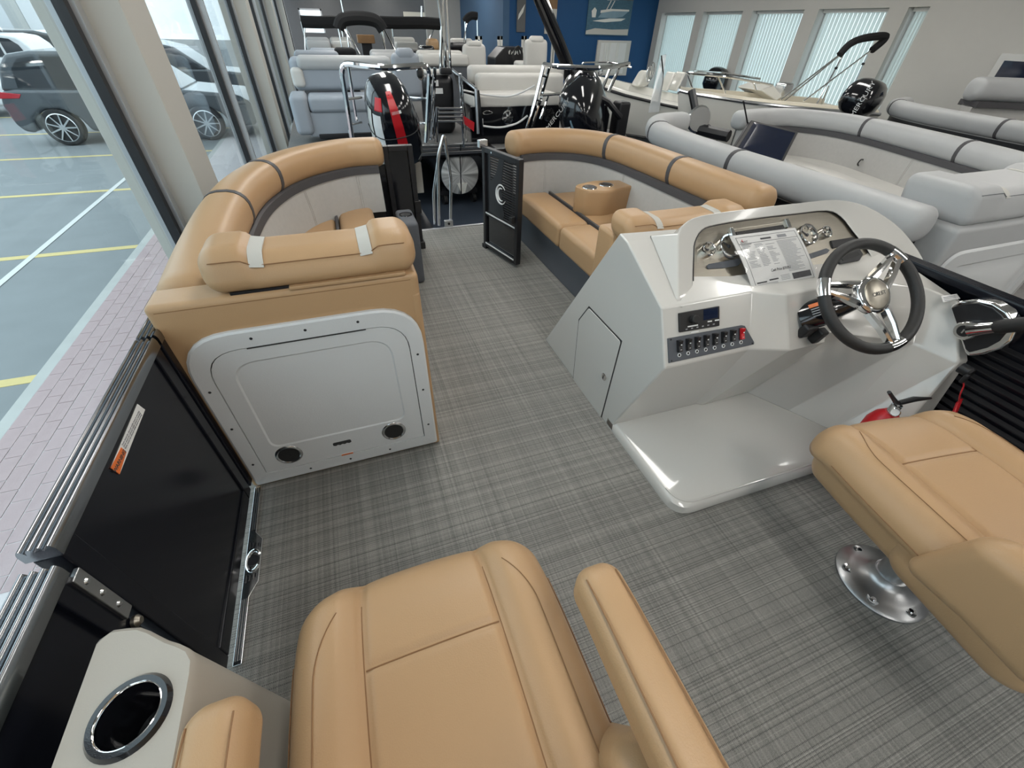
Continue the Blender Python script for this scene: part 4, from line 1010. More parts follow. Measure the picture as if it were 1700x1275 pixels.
# ================================================================== helm chairs
def captain_chair(name, label, loc, rotz, group, seat_z, pedestal, up=False):
    """local coordinates: seat centre at x=0, front edge at y=+.24, deck at z=0"""
    t_ = thing(name, label, 'chair', loc, group, rotz)
    W, DP_, TH = .475, .56, (.165 if up else .145)
    def fn(x, y, z):
        ax = abs(x)
        up = max(0.0, .5+z/TH)
        # rounded front outline
        k = (y+DP_/2)/DP_
        x2 = x*(1-.10*max(0, k-.55)**2*4*.5)
        yf = y-(.035*(2*ax/W)**2.4)*min(1, max(0, k-.5)*2)**1.5
        dz = 0
        if z > 0:
            # bolsters outside the seam lines, flat centre, waterfall front
            b_ = max(0, min(1, (ax-.112)/.05)); b_ = b_*b_*(3-2*b_)
            out_ = max(0, (ax-.165)/.075)
            dz += .024*b_-.018*out_**2
            dz -= .010*math.exp(-((ax-.117)/.007)**2)*(1 if k < .97 else .3)
            if ax < .112: dz -= .007*math.exp(-((y-.098)/.006)**2)
            dz -= .05*max(0, k-.78)**2*12
            dz += .010*math.sin(pi*min(1, max(0, k)))*(1-b_)
        else:
            x2 *= .90; yf = yf*.93
        return x2, yf, z+dz
    NX = 64
    seat = mesh('seat_cushion', rbox((0, -.04, seat_z-TH/2-.01), (W, DP_, TH), .055, 6, (NX, 70, 4), fn), 'tan', t_, angle=80, local=True)
    def top(x, y, o=.001):
        v = fn(x, y+.04, TH/2); return (v[0], v[1]-.04, v[2]+seat_z-TH/2-.01+o)
    def seam(pts, r=.0013, nm='stitching'):
        mesh(nm, tube([top(*p) for p in pts], r, 6), 'tan_seam', seat, local=True)
    for s in (-1, 1):
        seam([(s*.117, -.25+.42*k/30) for k in range(31)])
        seam([(s*(.190-.035*max(0, (k-22)/8)**2), -.22+.385*k/30) for k in range(31)], .0009)
    seam([(-.114+.228*k/16, .058) for k in range(17)])
    # side piping low on the boxing
    def side(x, y, z, o=1.004):
        v = fn(x, y+.04, z); return (v[0]*o, v[1]*o-.04, v[2]+seat_z-TH/2-.01)
    ring = []
    for k in range(81):
        a = pi*k/80; ring.append((W/2*math.copysign(abs(cos(a))**.45, cos(a)), -.04+DP_/2*abs(sin(a))**.45 if sin(a) > 0 else -.04))
    pts_ = [side(x, y if y < DP_/2-.04 else DP_/2-.04, .022) for x, y in ring]
    mesh('stitching', tube([(-W/2-.001, -.25, seat_z-.055)]+[], .001, 6) if False else tube([side(W/2, -.27+.40*k/20, .028) for k in range(21)], .0012, 6), 'tan_seam', seat, local=True)
    mesh('stitching', tube([side(-W/2, -.27+.40*k/20, .028) for k in range(21)], .0012, 6), 'tan_seam', seat, local=True)
    # backrest, its side wings and the shell below it
    def bfn(x, y, z):
        q_ = (z/.56)
        wing = max(0, (abs(x)-.15)/.10)
        return x*(1-.10*max(0, q_)**2), y+.055*min(1, wing)*(1 if y > 0 else .6)-.10*(q_+.5), z
    mesh('backrest', rbox((0, -.355, seat_z+.20), (.50, .13, .48), .055, 5, (30, 4, 16), bfn), 'tan', t_, angle=80, local=True)
    mesh('seat_shell', rbox((0, -.22, seat_z-.105), (.46, .32, .16), .07, 6, (4, 4, 2)), 'tan', t_, angle=80, local=True)
    for s in (-1, 1):
        # wing that joins seat and back
        mesh('hip_wing', rbox((s*.225, -.27, seat_z+.015), (.085, .26, .20), .04, 6, (4, 6, 6), lambda x, y, z, s=s: (x, y-.05*(z/.2), z-.25*max(0, y)*.6)), 'tan', t_, angle=80, local=True)
        # armrest, lowered beside the seat or folded up along the back
        L_ = .42
        xc = s*.250
        if up: AM = Matrix.Translation(Vector((s*.29, -.37, seat_z+.12))) @ Matrix.Rotation(radians(100), 4, 'X')
        else: AM = Matrix.Translation(Vector((xc, -.395, seat_z+.145)))
        def afn(x, y, z):
            k = (y+L_/2)/L_
            return x*(1-.08*k), y, z+.010*k-.018*max(0, k-.8)**2*10
        ar = mesh('armrest', xf(rbox((0, L_/2, 0), (.078, L_, .085), .030, 5, (4, 16, 2), afn), AM), 'tan', t_, angle=80, local=True)
        for e in (-1, 1):
            pp_ = [(e*.026*(1-.08*k/20), .02+(L_-.045)*k/20, .0415+.010*k/20-.018*max(0, k/20-.8)**2*10) for k in range(21)]
            mesh('stitching', xf(tube(pp_, .0011, 6), AM), 'tan_seam', ar, local=True)
        mesh('arm_pivot', lathe([(0, -.05), (.02, -.05), (.02, .05), (0, .05)], axis_frame(AM.translation, (1, 0, 0)), 16), 'black_satin', ar, local=True)
    # swivel pedestal
    px, py = pedestal
    bs = mesh('pedestal_base', zlathe([(0, 0), (.118, 0), (.118, .006), (.112, .012), (.085, .022), (.055, .034), (.044, .046), (.041, .06), (0, .06)], (px, py, 0), 48), 'alu_cast', t_, local=True)
    for k in range(6):
        a = radians(k*60+28)
        M = Matrix.Translation(Vector((px+.092*cos(a), py+.092*sin(a), .016)))
        mesh('bolt_pocket', lathe([(.007, .003), (.015, .004), (.017, -.004)], M, 16, False, False), 'steel', bs, local=True)
        mesh('bolt', lathe([(0, .004), (.0075, .004), (.006, .007), (0, .007)], M, 12), 'chrome', bs, local=True)
    mesh('pedestal_post', zlathe([(0, .05), (.036, .05), (.034, .16), (.031, .17), (.031, seat_z-.19), (0, seat_z-.19)], (px, py, 0), 32), 'alu_cast', t_, local=True)
    mesh('swivel_plate', rbox((px, py-.0, seat_z-.185), (.24, .26, .05), .012, 3), 'black_satin', t_, local=True)
    if not up: mesh('swivel_lever', tube([(-.06, .02, seat_z-.18), (-.20, .03, seat_z-.18), (-.262, .045, seat_z-.175)], .007, 8), 'black_plastic', t_, local=True)
    return t_
captain_chair('captain_chair', 'tan captain chair between the side gate and the walkway', (-.020, .215, 0), 0, 'captain chairs', .46, (.0, -.05))
captain_chair('captain_chair', 'tan captain chair on a silver pedestal facing the steering wheel', (1.232, .205, 0), radians(-8), 'captain chairs', .475, (.045, -.05), up=True)
# ================================================================== beige stand with cup holder, by the port chair
cs = thing('cup_holder_stand', 'beige moulded stand with large black cup holder beside the port captain chair', 'cup holder', (-.42, .12, 0))
ZT = .58
po = [P(u, v, z=ZT) for u, v in ((186, 1046), (236, 1040), (262, 1054), (285, 1066), (312, 1072), (326, 1090))]
po = [(p.x, p.y) for p in po]
e_ = po[-1]
poly = [(-.505, -.30)]+[(po[0][0]-.012, po[0][1]-.005)]+po+[(e_[0]+.004, -.30)]
poly[0] = (poly[1][0]-.012, -.30)
top_ = [(x, y, ZT) for x, y in poly]; t2 = [(x, y, ZT-.012) for x, y in poly]
c_ = (-.40, .0)
inn = [(c_[0]+(x-c_[0])*.965, c_[1]+(y-c_[1])*.985, ZT+.006) for x, y in poly]
low_ = [(x+(.045 if x > -.40 else 0), y+(.01 if y > .2 else 0), 0) for x, y in poly]
cc = P(220, 1190, z=ZT)
def resample(pts, n):
    pts = [Vector(p) for p in pts]; N_ = len(pts); d = [0]
    for i in range(N_): d.append(d[-1]+(pts[(i+1) % N_]-pts[i]).length)
    out_ = []
    for k in range(n):
        t = d[-1]*k/n; i = max(j for j in range(N_) if d[j] <= t+1e-9); f_ = (t-d[i])/(d[i+1]-d[i]); out_.append(pts[i].lerp(pts[(i+1) % N_], f_))
    return out_
ra = [resample(round_poly(l, .012, 4), 90) for l in (low_, t2, top_, inn)]
mesh('shell', loft([ra[0], ra[1], ra[2], ra[3]], True, True, False), 'beige_plastic', cs, angle=40)
hole = []
for p in ra[3]:
    a = math.atan2(p.y-cc.y, p.x-cc.x); hole.append(Vector((cc.x+.036*cos(a), cc.y+.036*sin(a), ZT+.006)))
mesh('top_skin', loft([ra[3], hole], True), 'beige_plastic', cs, angle=60)
cM = Matrix.Translation(Vector((cc.x, cc.y, ZT)))
mesh('cup_rim', lathe([(.033, -.01), (.033, .008), (.036, .012), (.042, .012), (.046, .006)], cM, 44, False, False), 'black_gloss', cs)
mesh('rim_ring', lathe([(.0325, .0075), (.0335, .0110), (.0350, .0125), (.0362, .0118)], cM, 44, False, False), 'chrome', cs)
mesh('cup_well', lathe([(.0335, .008), (.032, -.075), (.018, -.078), (.016, -.072), (0, -.072)], cM, 40, False, True), 'black_gloss', cs)
# ================================================================== the boats around
def silh(pix, z, inset, side):
    """path of a roll from its top outline seen in the photo; inset to the right(-1)/left(+1) of travel"""
    q = [P(u, v, z=z) for u, v in pix]; out_ = []
    for i, p in enumerate(q):
        t_ = (q[min(i+1, len(q)-1)]-q[max(i-1, 0)]).normalized(); n_ = Vector((-t_.y, t_.x, 0))
        p2 = p+n_*inset*side; out_.append((p2.x, p2.y, 0))
    return out_
def pipe(nm, pts, r, mat='steel', par=None, rnd=.05, seg=8): return mesh(nm, tube(rounded_path(pts, rnd, 4) if len(pts) > 2 else pts, r, seg), mat, par)
def Y(u, v, y): return P(u, v, y=y)
def bb(u0, v0, u1, v1, y):
    a = P((u0+u1)/2, v0, y=y); b_ = P((u0+u1)/2, v1, y=y); l = P(u0, (v0+v1)/2, y=y); r_ = P(u1, (v0+v1)/2, y=y)
    return l.x, r_.x, b_.z, a.z
def pad(nm, u0, v0, u1, v1, y, d, mat, par, r=.04, crown=0):
    x0, x1, z0, z1 = bb(u0, v0, u1, v1, y)
    return mesh(nm, rbox(((x0+x1)/2, y+d/2, (z0+z1)/2), (x1-x0, d, z1-z0), r, 4, (2, 2, 2)), mat, par, angle=70)
# ---------------------------------------------------------------- boat B: grey pontoon boat alongside
DB = thing('pontoon_boat', 'grey upholstered pontoon boat deck moored right of the tan boat', 'boat', (3.3, 1.2, FZ))
mesh('deck', box(2.02, 4.75, -2.0, 3.75, -.06, 0), 'deck_mat', DB, smooth=False)
mesh('deck_edge', join(box(2.0, 4.77, 3.74, 3.78, -.10, .004), box(1.995, 2.022, -2, 3.78, -.10, .004)), 'alu', DB, smooth=False)
for xx in (2.45, 4.3):
    mesh('pontoon_tube', lathe([(.01, -2.2), (.30, -2.2), (.30, 2.7), (.24, 3.2), (.02, 3.7)], axis_frame((xx, 0, -.45), (0, 1, 0)), 28), 'alu', DB)
    mesh('cradle', box(xx-.2, xx+.2, .8, 1.0, FZ, -.70), 'black_satin', DB, smooth=False)
pbl = thing('port_lounge', 'light grey lounge with dark piping alongside the tan boat', 'lounge seat', (2.4, 2.2, 0), 'grey lounges')
bp_ = [(2.235, 1.10, 0), (2.235, 1.45, 0), (2.235, 1.9, 0), (2.245, 2.4, 0), (2.285, 2.85, 0), (2.36, 3.13, 0), (2.49, 3.35, 0), (2.66, 3.48, 0), (2.85, 3.50, 0)]
path = spline(bp_, 8)
lounge_back(pbl, bp_, 1, (cut(path, 3.13), cut(path, 2.18)), 'grey_vinyl', 'grey_panel', 'dark_trim')
seat_block('seat_cushion', 2.33, 2.70, 1.30, 3.2, pbl, 'white_vinyl'); mesh('base', box(2.33, 2.66, 1.2, 3.2, 0, .222), 'base_grey', pbl, bevel=.006)
pbs = thing('starboard_lounge', 'light grey lounge with dark band along the far side of the grey boat', 'lounge seat', (4.3, 2.4, 0), 'grey lounges')
sp_ = silh([(1266, 196), (1300, 182), (1340, 179), (1440, 192), (1560, 222), (1700, 257)], .72, .06, -1)
sp_ = [(3.50, 3.50, 0), (3.80, 3.56, 0), (4.12, 3.50, 0), (4.34, 3.22, 0), (4.36, 2.85, 0), (4.24, 2.35, 0), (4.11, 1.90, 0), (4.00, 1.60, 0), (3.93, 1.35, 0)]
path = spline(sp_, 8)
lounge_back(pbs, sp_, 1, (cut(path, 2.92), cut(path, 1.98)), 'grey_vinyl', 'grey_panel', 'dark_trim', seams=(12, cut(path, 2.3)))
mesh('seat_cushion', sweep([(-.52, .24), (-.52, .345), (-.50, .365), (-.35, .372), (-.33, .365), (-.33, .24)], [Vector(p) for p in spline(sp_[1:], 6)], 1), 'white_vinyl', pbs, angle=40)
mesh('rear_cushion', sweep([(-.315, .24), (-.315, .36), (-.2, .366), (-.09, .36), (-.09, .24)], [Vector(p) for p in spline(sp_[1:], 6)], 1), 'white_vinyl', pbs, angle=40)
mesh('base', sweep([(-.48, 0), (-.48, .24), (-.1, .24), (-.1, 0)], [Vector(p) for p in spline(sp_[1:], 6)], 1), 'base_grey', pbs, angle=40)
mesh('pull_loop', tube(spline([P(1432, 270, z=.38), P(1427, 276, z=.38), P(1424, 272, z=.42), P(1430, 265, z=.45), P(1436, 268, z=.43), P(1434, 276, z=.38)], 4), .006, 6), 'black_satin', pbs)
# grey bolster and cabinet of boat B
bc_ = thing('storage_cabinet', 'light grey upholstered cabinet with recessed door at the aft end of the grey lounge', 'cabinet', (2.9, 1.1, 0))
YG = .98
mesh('body', rbox((2.80, YG+.13, .33), (.95, .26, .66), .02, 3, (2, 1, 2)), 'grey_vinyl', bc_)
g1 = rect_loop(2.36, 3.20, .04, .56, .10, .03, YG-.002); g2 = rect_loop(2.37, 3.19, .05, .55, .09, .03, YG-.012); g3 = rect_loop(2.43, 3.14, .09, .49, .07, .03, YG-.012); g4 = rect_loop(2.44, 3.13, .10, .48, .06, .03, YG-.004)
g5 = rect_loop(2.50, 3.07, .15, .43, .05, .03, YG-.004); g6 = rect_loop(2.51, 3.06, .16, .42, .05, .03, YG-.010)
mesh('door', loft([g1, g2, g3, g4, g5, g6], True, False, True), 'door_white', bc_, angle=30)
bolster('bolster', 'light grey bolster cushion on top of the grey boat cabinet', 2.36, 3.27, YG+.17, .655, 'grey bolsters', mat='grey_vinyl', depth=.30, hgt=.15)
# dark screen standing on the grey boat
scn = thing('display_screen', 'dark blue glossy screen with black bezel standing behind the light grey lounge', 'screen', P(1270, 262, y=3.05))
q4 = [P(1248, 199, y=3.16), P(1326, 219, y=3.16), P(1299, 272, y=2.98), P(1216, 250, y=2.98)]
nn_ = (q4[1]-q4[0]).cross(q4[3]-q4[0]).normalized()
if nn_.y > 0: nn_ = -nn_
mesh('housing', prism(q4, -nn_*.04), 'black_satin', scn, bevel=.006)
cq = sum(q4, Vector())/4
mesh('panel', prism([cq+(p-cq)*.88+nn_*.002 for p in q4], nn_*.001), 'screen', scn, smooth=False)
mesh('stand', box(cq.x-.25, cq.x+.25, 3.10, 3.24, 0, .50), 'black_satin', scn, smooth=False)
pipe('antenna', [P(1241, 204, y=3.18), P(1234, 167, y=3.18)], .006, 'black_satin', scn)
# ---------------------------------------------------------------- boat C and D beyond
DC = thing('pontoon_boat', 'light grey pontoon boat beside the white wall and windows', 'boat', (6.2, 2.6, FZ))
mesh('deck', box(5.0, 7.6, .4, 4.2, -.08, 0), 'deck_mat', DC, smooth=False)
for xx in (5.4, 7.2): mesh('pontoon_tube', lathe([(.01, -1.6), (.36, -1.6), (.36, 1.6), (.05, 2.2)], axis_frame((xx, 2.4, -.44), (0, 1, 0)), 24), 'alu', DC)
cl_ = thing('port_lounge', 'light grey lounge roll of the boat beside the white wall', 'lounge seat', (6, 3, 0), 'grey lounges')
cpt = [(5.55, 1.5, 0), (5.62, 2.1, 0), (5.72, 2.75, 0), (5.85, 3.3, 0), (6.02, 3.72, 0), (6.22, 3.95, 0), (6.5, 4.05, 0)]
path = spline(cpt, 8)
lounge_back(cl_, cpt, 1, (cut(path, 3.86), cut(path, 2.62)), 'grey_vinyl', 'grey_panel', 'dark_trim')
mesh('seat_cushion', box(5.85, 6.3, 1.5, 3.7, .2, .36), 'grey_vinyl', cl_, bevel=.03); mesh('base', box(5.72, 6.25, 1.5, 3.7, 0, .22), 'base_grey', cl_, smooth=False)
dl = thing('starboard_lounge', 'grey lounge back on a dark band against the white wall', 'lounge seat', (7.2, 3.2, 0), 'grey lounges')
dpt = [(6.68, 3.52, 0), (6.95, 3.40, 0), (7.2, 3.2, 0), (7.35, 2.9, 0), (7.4, 2.3, 0)]
path = spline(dpt, 8)
mesh('backrest_roll', sweep([(u*1.3, v+.20) for u, v in roll_prof(.09, .11, .655)], path, 1, ends=.05), 'grey_vinyl', dl, angle=60)
mesh('trim_band', sweep([(-.14, .70), (-.14, .755), (.12, .755), (.12, .70)], path, 1), 'dark_trim', dl, angle=30)
mesh('back_panel', sweep([(-.10, .0), (-.10, .71), (.06, .71), (.06, .0)], path, 1), 'grey_panel', dl, angle=30)
# framed dark display on the white wall
fdp = thing('wall_display', 'dark display in a pale slanted frame on the white wall', 'display', (RX-.05, 3.9, 1.0))
mesh('frame', box(RX-.05, RX+.001, 3.35, 4.15, .75, 1.15), 'ceil', fdp, bevel=.01); mesh('panel', box(RX-.056, RX-.049, 3.42, 4.07, .80, 1.08), 'screen', fdp, smooth=False)
# ---------------------------------------------------------------- outboard motors
def cowl(t_, base, axis, front, w0, d0, H, mat='black_gloss', mid=True):
    """cowl lofted along axis from base; front = horizontal direction of its nose"""
    base = Vector(base); ax = Vector(axis).normalized(); fr_ = Vector(front); fr_ = (fr_-fr_.dot(ax)*ax).normalized(); sd = ax.cross(fr_)
    st = [(0, .62, .55, 0), (.08, .80, .74, 0), (.22, .96, .95, .0), (.45, 1.0, 1.0, .01), (.68, .94, .95, .03), (.85, .80, .80, .05), (.95, .58, .58, .07), (1.0, .28, .30, .08)]
    loops = []
    for s, a, b_, sh_ in st:
        L_ = []
        for k in range(24):
            an = 2*pi*k/24; c_, s_ = cos(an), sin(an)
            L_.append(base+ax*(H*s)+fr_*(sh_*d0+b_*d0*.5*math.copysign(abs(c_)**.7, c_))+sd*(a*w0*.5*math.copysign(abs(s_)**.7, s_)))
        loops.append(L_)
    c = mesh('cowl', loft(loops, True, True, True), mat, t_, angle=50)
    if mid:
        lm = []
        for s, a, b_ in ((0, .58, .50), (-.25, .46, .44), (-.55, .34, .42), (-.85, .22, .40)):
            lm.append([base+ax*(H*s)+fr_*(b_*d0*.5*cos(2*pi*k/16))+sd*(a*w0*.5*sin(2*pi*k/16)) for k in range(16)])
        mesh('midsection', loft(lm, True, True, True), 'black_satin', t_, angle=50)
        p0 = base-ax*H*.85
        mesh('cavitation_plate', prism([p0+fr_*d0*.5+sd*w0*.05, p0-fr_*d0*.75+sd*w0*.25, p0-fr_*d0*.75-sd*w0*.25, p0+fr_*d0*.5-sd*w0*.05], ax*-.012), 'black_satin', t_, smooth=False)
        mesh('gearcase', lathe([(.004, -.22), (.035, -.15), (.05, -.03), (.045, .08), (.015, .17)], axis_frame(p0-ax*.12, fr_), 16), 'black_satin', t_)
        mesh('skeg', prism([p0-ax*.0+fr_*.05, p0-fr_*.05, p0-ax*.26-fr_*.06, p0-ax*.26], sd*.012), 'black_satin', t_, smooth=False)
    return c, base, ax, fr_, sd
def surf_band(c, base, ax, fr_, sd, w0, d0, H, a0, a1, s0, s1, mat, nm, off=1.03, n=24):
    """patch lying on the cowl between two angles and heights"""
    st = [(0, .62, .55, 0), (.08, .80, .74, 0), (.22, .96, .95, .0), (.45, 1.0, 1.0, .01), (.68, .94, .95, .03), (.85, .80, .80, .05), (.95, .58, .58, .07), (1.0, .28, .30, .08)]
    def at(s):
        for i in range(len(st)-1):
            if st[i][0] <= s <= st[i+1][0]:
                f_ = (s-st[i][0])/(st[i+1][0]-st[i][0]); return [st[i][j]+(st[i+1][j]-st[i][j])*f_ for j in (1, 2, 3)]
    def g(u, v):
        s = s0+(s1-s0)*v; a, b_, sh_ = at(s)
        aa0 = a0[0]+(a0[1]-a0[0])*v if isinstance(a0, tuple) else a0; aa1 = a1[0]+(a1[1]-a1[0])*v if isinstance(a1, tuple) else a1
        an = radians(aa0+(aa1-aa0)*u); c_, s_ = cos(an), sin(an)
        return base+ax*(H*s)+fr_*(sh_*d0+off*b_*d0*.5*math.copysign(abs(c_)**.7, c_))+sd*(off*a*w0*.5*math.copysign(abs(s_)**.7, s_))
    return mesh(nm, grid(n, n, g), mat, c)
def surf_point(base, ax, fr_, sd, w0, d0, H, an, s, off=1.02):
    an = radians(an); c_, s_ = cos(an), sin(an)
    return base+ax*(H*s)+fr_*(.01*d0+off*d0*.5*math.copysign(abs(c_)**.7, c_))+sd*(off*w0*.5*math.copysign(abs(s_)**.7, s_))
# red and black outboard on the stern of the grey boat ahead
om = thing('outboard_motor', 'black outboard motor with red centre stripe and white side panel', 'outboard motor', Y(660, 300, 5.25), 'outboard motors')
eb = Y(668, 262, 5.35); et = Y(637, 136, 5.0)
ax_ = et-eb; Hh = ax_.length
c, base_, ax, fr_, sd = cowl(om, eb, ax_, (0, 1, 0), .50, .62, Hh)
args = (c, base_, ax, fr_, sd, .50, .62, Hh)
lft = 90 if sd.x < 0 else -90            # side of the cowl that looks towards the glass wall
surf_band(*args, 176, 187, .30, .97, 'red', 'red_stripe')
s_ = 1 if lft > 0 else -1
surf_band(*args, s_*122, s_*150, .42, .80, 'white_print', 'side_panel')
surf_band(*args, s_*98, s_*116, .30, .82, 'hull_white', 'side_panel')
surf_band(*args, s_*132, s_*158, .84, .94, 'red', 'logo_patch')
surf_band(*args, 178, 192 if s_ > 0 else 170, .80, .83, 'white_print', 'logo_patch')
ep = surf_point(base_, ax, fr_, sd, .50, .62, Hh, s_*150, .42)
mesh('emblem', tube([ep+(ax*cos(a)+sd*sin(a))*.035 for a in [2*pi*k/18 for k in range(18)]], .010, 6, True), 'white_print', c)
mesh('cowl_seam', tube([surf_point(base_, ax, fr_, sd, .50, .62, Hh, a, .56, 1.005) for a in range(90, 271, 12)], .005, 6), 'gap', c)
mesh('transom_plate', box(eb.x+.06, eb.x+.22, eb.y+.1, eb.y+.16, eb.z-.42, eb.z-.08), 'beige_plastic', om, bevel=.008)
mesh('rigging_hose', tube(spline([eb+Vector((.12, .05, .02)), eb+Vector((.2, .15, -.05)), eb+Vector((.22, .3, .05)), eb+Vector((.2, .5, 0))], 6), .035, 8), 'rubber', om)
# black outboard of the white-seated boat
om2 = thing('outboard_motor', 'black outboard motor with white and blue side graphic behind the tan lounge', 'outboard motor', Y(960, 260, 5.5), 'outboard motors')
eb = Y(985, 232, 5.6); et = Y(950, 134, 5.5); et = eb+(et-eb)
c, base_, ax, fr_, sd = cowl(om2, eb, et-eb, (.75, .65, 0), .52, .80, (et-eb).length)
args = (c, base_, ax, fr_, sd, .52, .80, (et-eb).length)
q_ = [abs(math.degrees(math.atan2((CAMP-base_).dot(sd), (CAMP-base_).dot(fr_))))]
ang0 = math.degrees(math.atan2((CAMP-base_).dot(sd), (CAMP-base_).dot(fr_)))
surf_band(*args, ang0-48, ang0-30, .05, .62, 'white_print', 'side_graphic'); surf_band(*args, ang0-28, (ang0-22, ang0-26), .05, .70, 'sky_print', 'side_graphic')
pt = surf_point(base_, ax, fr_, sd, .52, .80, Hh, ang0-40, .4, 1.03)
text('lettering', 'MERCURY', .085, frame(Y(926, 190, 5.12), Y(942, 172, 5.12)-Y(918, 204, 5.12), (0, -.3, 1)), 'white_print', c)
mesh('steering_arm', tube([Y(985, 155, 5.5), Y(1010, 170, 5.4), Y(1030, 195, 5.4)], .035, 8), 'black_satin', om2)
mesh('bracket', rbox(tuple(Y(1028, 200, 5.5)), (.16, .2, .42), .03, 3), 'black_satin', om2)
# black outboard by the windows
om3 = thing('outboard_motor', 'black outboard motor with white lettering in front of the window blinds', 'outboard motor', P(1430, 200, x=6.0), 'outboard motors')
eb = P(1414, 190, x=6.0); et = P(1452, 131, x=6.05)
c, base_, ax, fr_, sd = cowl(om3, eb, et-eb, (1, .3, 0), .40, .52, (et-eb).length)
text('lettering', 'MERCURY', .075, frame(P(1432, 165, x=5.55), P(1438, 155, x=5.55)-P(1425, 175, x=5.55), (0, .6, 1)), 'white_print', c)
mesh('mount', box(5.95, 6.1, eb.y-.05, eb.y+.1, 0, eb.z-.2), 'black_satin', om3, smooth=False)
# small black outboard at the stern of the white runabout
om4 = thing('outboard_motor', 'small black outboard motor behind the bow rail of the cream runabout', 'outboard motor', Y(1190, 140, 8.8), 'outboard motors')
eb = Y(1180, 152, 8.8); et = Y(1196, 113, 8.8)
c, base_, ax, fr_, sd = cowl(om4, eb, et-eb, (1, .3, 0), .42, .50, (et-eb).length*1.05)
mesh('mount', box(eb.x-.05, eb.x+.1, 8.75, 8.9, FZ, eb.z-.1), 'black_satin', om4, smooth=False)
# ---------------------------------------------------------------- boat E: blue-grey pontoon boat ahead
EY = 6.2
E_ = thing('pontoon_boat', 'blue grey pontoon boat with stern facing the bow of the tan boat', 'boat', (.7, 7.5, FZ))
x0e, x1e = -.62, 1.88
mesh('deck', box(x0e, x1e, EY, 10.4, -.05, .04), 'deck_mat', E_, smooth=False)
mesh('stern_trim', join(box(.36, x1e, EY-.05, EY, .02, .055), box(.36, x1e, EY-.045, EY, -.02, .015), box(.36, x1e, EY-.05, EY, -.07, -.03)), 'alu', E_, bevel=.004)
mesh('frame_beam', box(x0e+.1, x1e-.1, EY+.6, EY+.7, -.20, -.05), 'black_satin', E_, smooth=False)
mesh('underdeck', box(x0e+.05, x1e-.05, EY+.05, 10, -.12, -.05), 'black_satin', E_, smooth=False)
m, t, b = nt('spun_alu'); N = t.nodes; L = t.links     # radially brushed end cap, its wedges of metal sheen put into the colour
tc = N.new('ShaderNodeTexCoord'); sx2 = N.new('ShaderNodeSeparateXYZ'); L.new(tc.outputs['Generated'], sx2.inputs[0])
def mth(op, a, b_=None):
    n = N.new('ShaderNodeMath'); n.operation = op
    for i, q in enumerate((a, b_)):
        if q is None: continue
        if isinstance(q, (int, float)): n.inputs[i].default_value = q
        else: L.new(q, n.inputs[i])
    return n.outputs[0]
an = mth('ARCTAN2', mth('SUBTRACT', sx2.outputs['Z'], .5), mth('SUBTRACT', sx2.outputs['X'], .5))
ns_ = N.new('ShaderNodeTexNoise'); ns_.noise_dimensions = '1D'; ns_.inputs['Scale'].default_value = 2.6; L.new(an, ns_.inputs['W'])
cr = N.new('ShaderNodeValToRGB'); cr.color_ramp.elements[0].color = (.22, .22, .21, 1); cr.color_ramp.elements[1].color = (.88, .88, .86, 1); cr.color_ramp.elements[0].position = .3; cr.color_ramp.elements[1].position = .7; L.new(ns_.outputs['Fac'], cr.inputs[0])
L.new(cr.outputs[0], b.inputs['Base Color']); b.inputs['Metallic'].default_value = .2; b.inputs['Roughness'].default_value = .38
pc_ = Y(763, 288, EY+.15)
for xx, nm_ in ((pc_.x, 0), (pc_.x-1.02, 1), ):
    tb = mesh('pontoon_tube', lathe([(.262, 0), (.262, 3.6), (.1, 4.0)], axis_frame((xx, EY+.12, pc_.z), (0, 1, 0)), 36), 'alu', E_)
    mesh('end_cap', lathe([(.27, .02), (.27, -.002), (.262, -.008), (.13, -.028), (.012, -.036)], axis_frame((xx, EY+.12, pc_.z), (0, 1, 0)), 48, False, True), 'spun_alu', tb)
    mesh('bracket', prism([(xx-.06, EY+.10, pc_.z-.12), (xx+.09, EY+.10, pc_.z-.12), (xx+.05, EY+.10, pc_.z-.24), (xx, EY+.10, pc_.z-.26)], (0, -.02, 0)), 'hull_white', tb, smooth=False)
    for s in (-.22, .22):
        cx_ = xx+s; cz = FZ+.07
        cst = mesh('caster_fork', box(cx_-.03, cx_+.03, EY+.25, EY+.33, cz, cz+.16), 'black_satin', tb, smooth=False)
        mesh('caster_wheel', lathe([(0, -.025), (.07, -.025), (.07, .025), (0, .025)], axis_frame((cx_, EY+.28, cz), (1, .2, 0)), 20), 'rubber', tb)
    mesh('dolly_bar', box(xx-.28, xx+.28, EY+.24, EY+.34, pc_.z-.30, pc_.z-.25), 'black_satin', tb, smooth=False)
mesh('stay_cable', tube([Y(765, 240, EY-.06), Y(764, 262, EY-.02), Y(766, 322, EY+.0)], .008, 6), 'black_satin', E_)
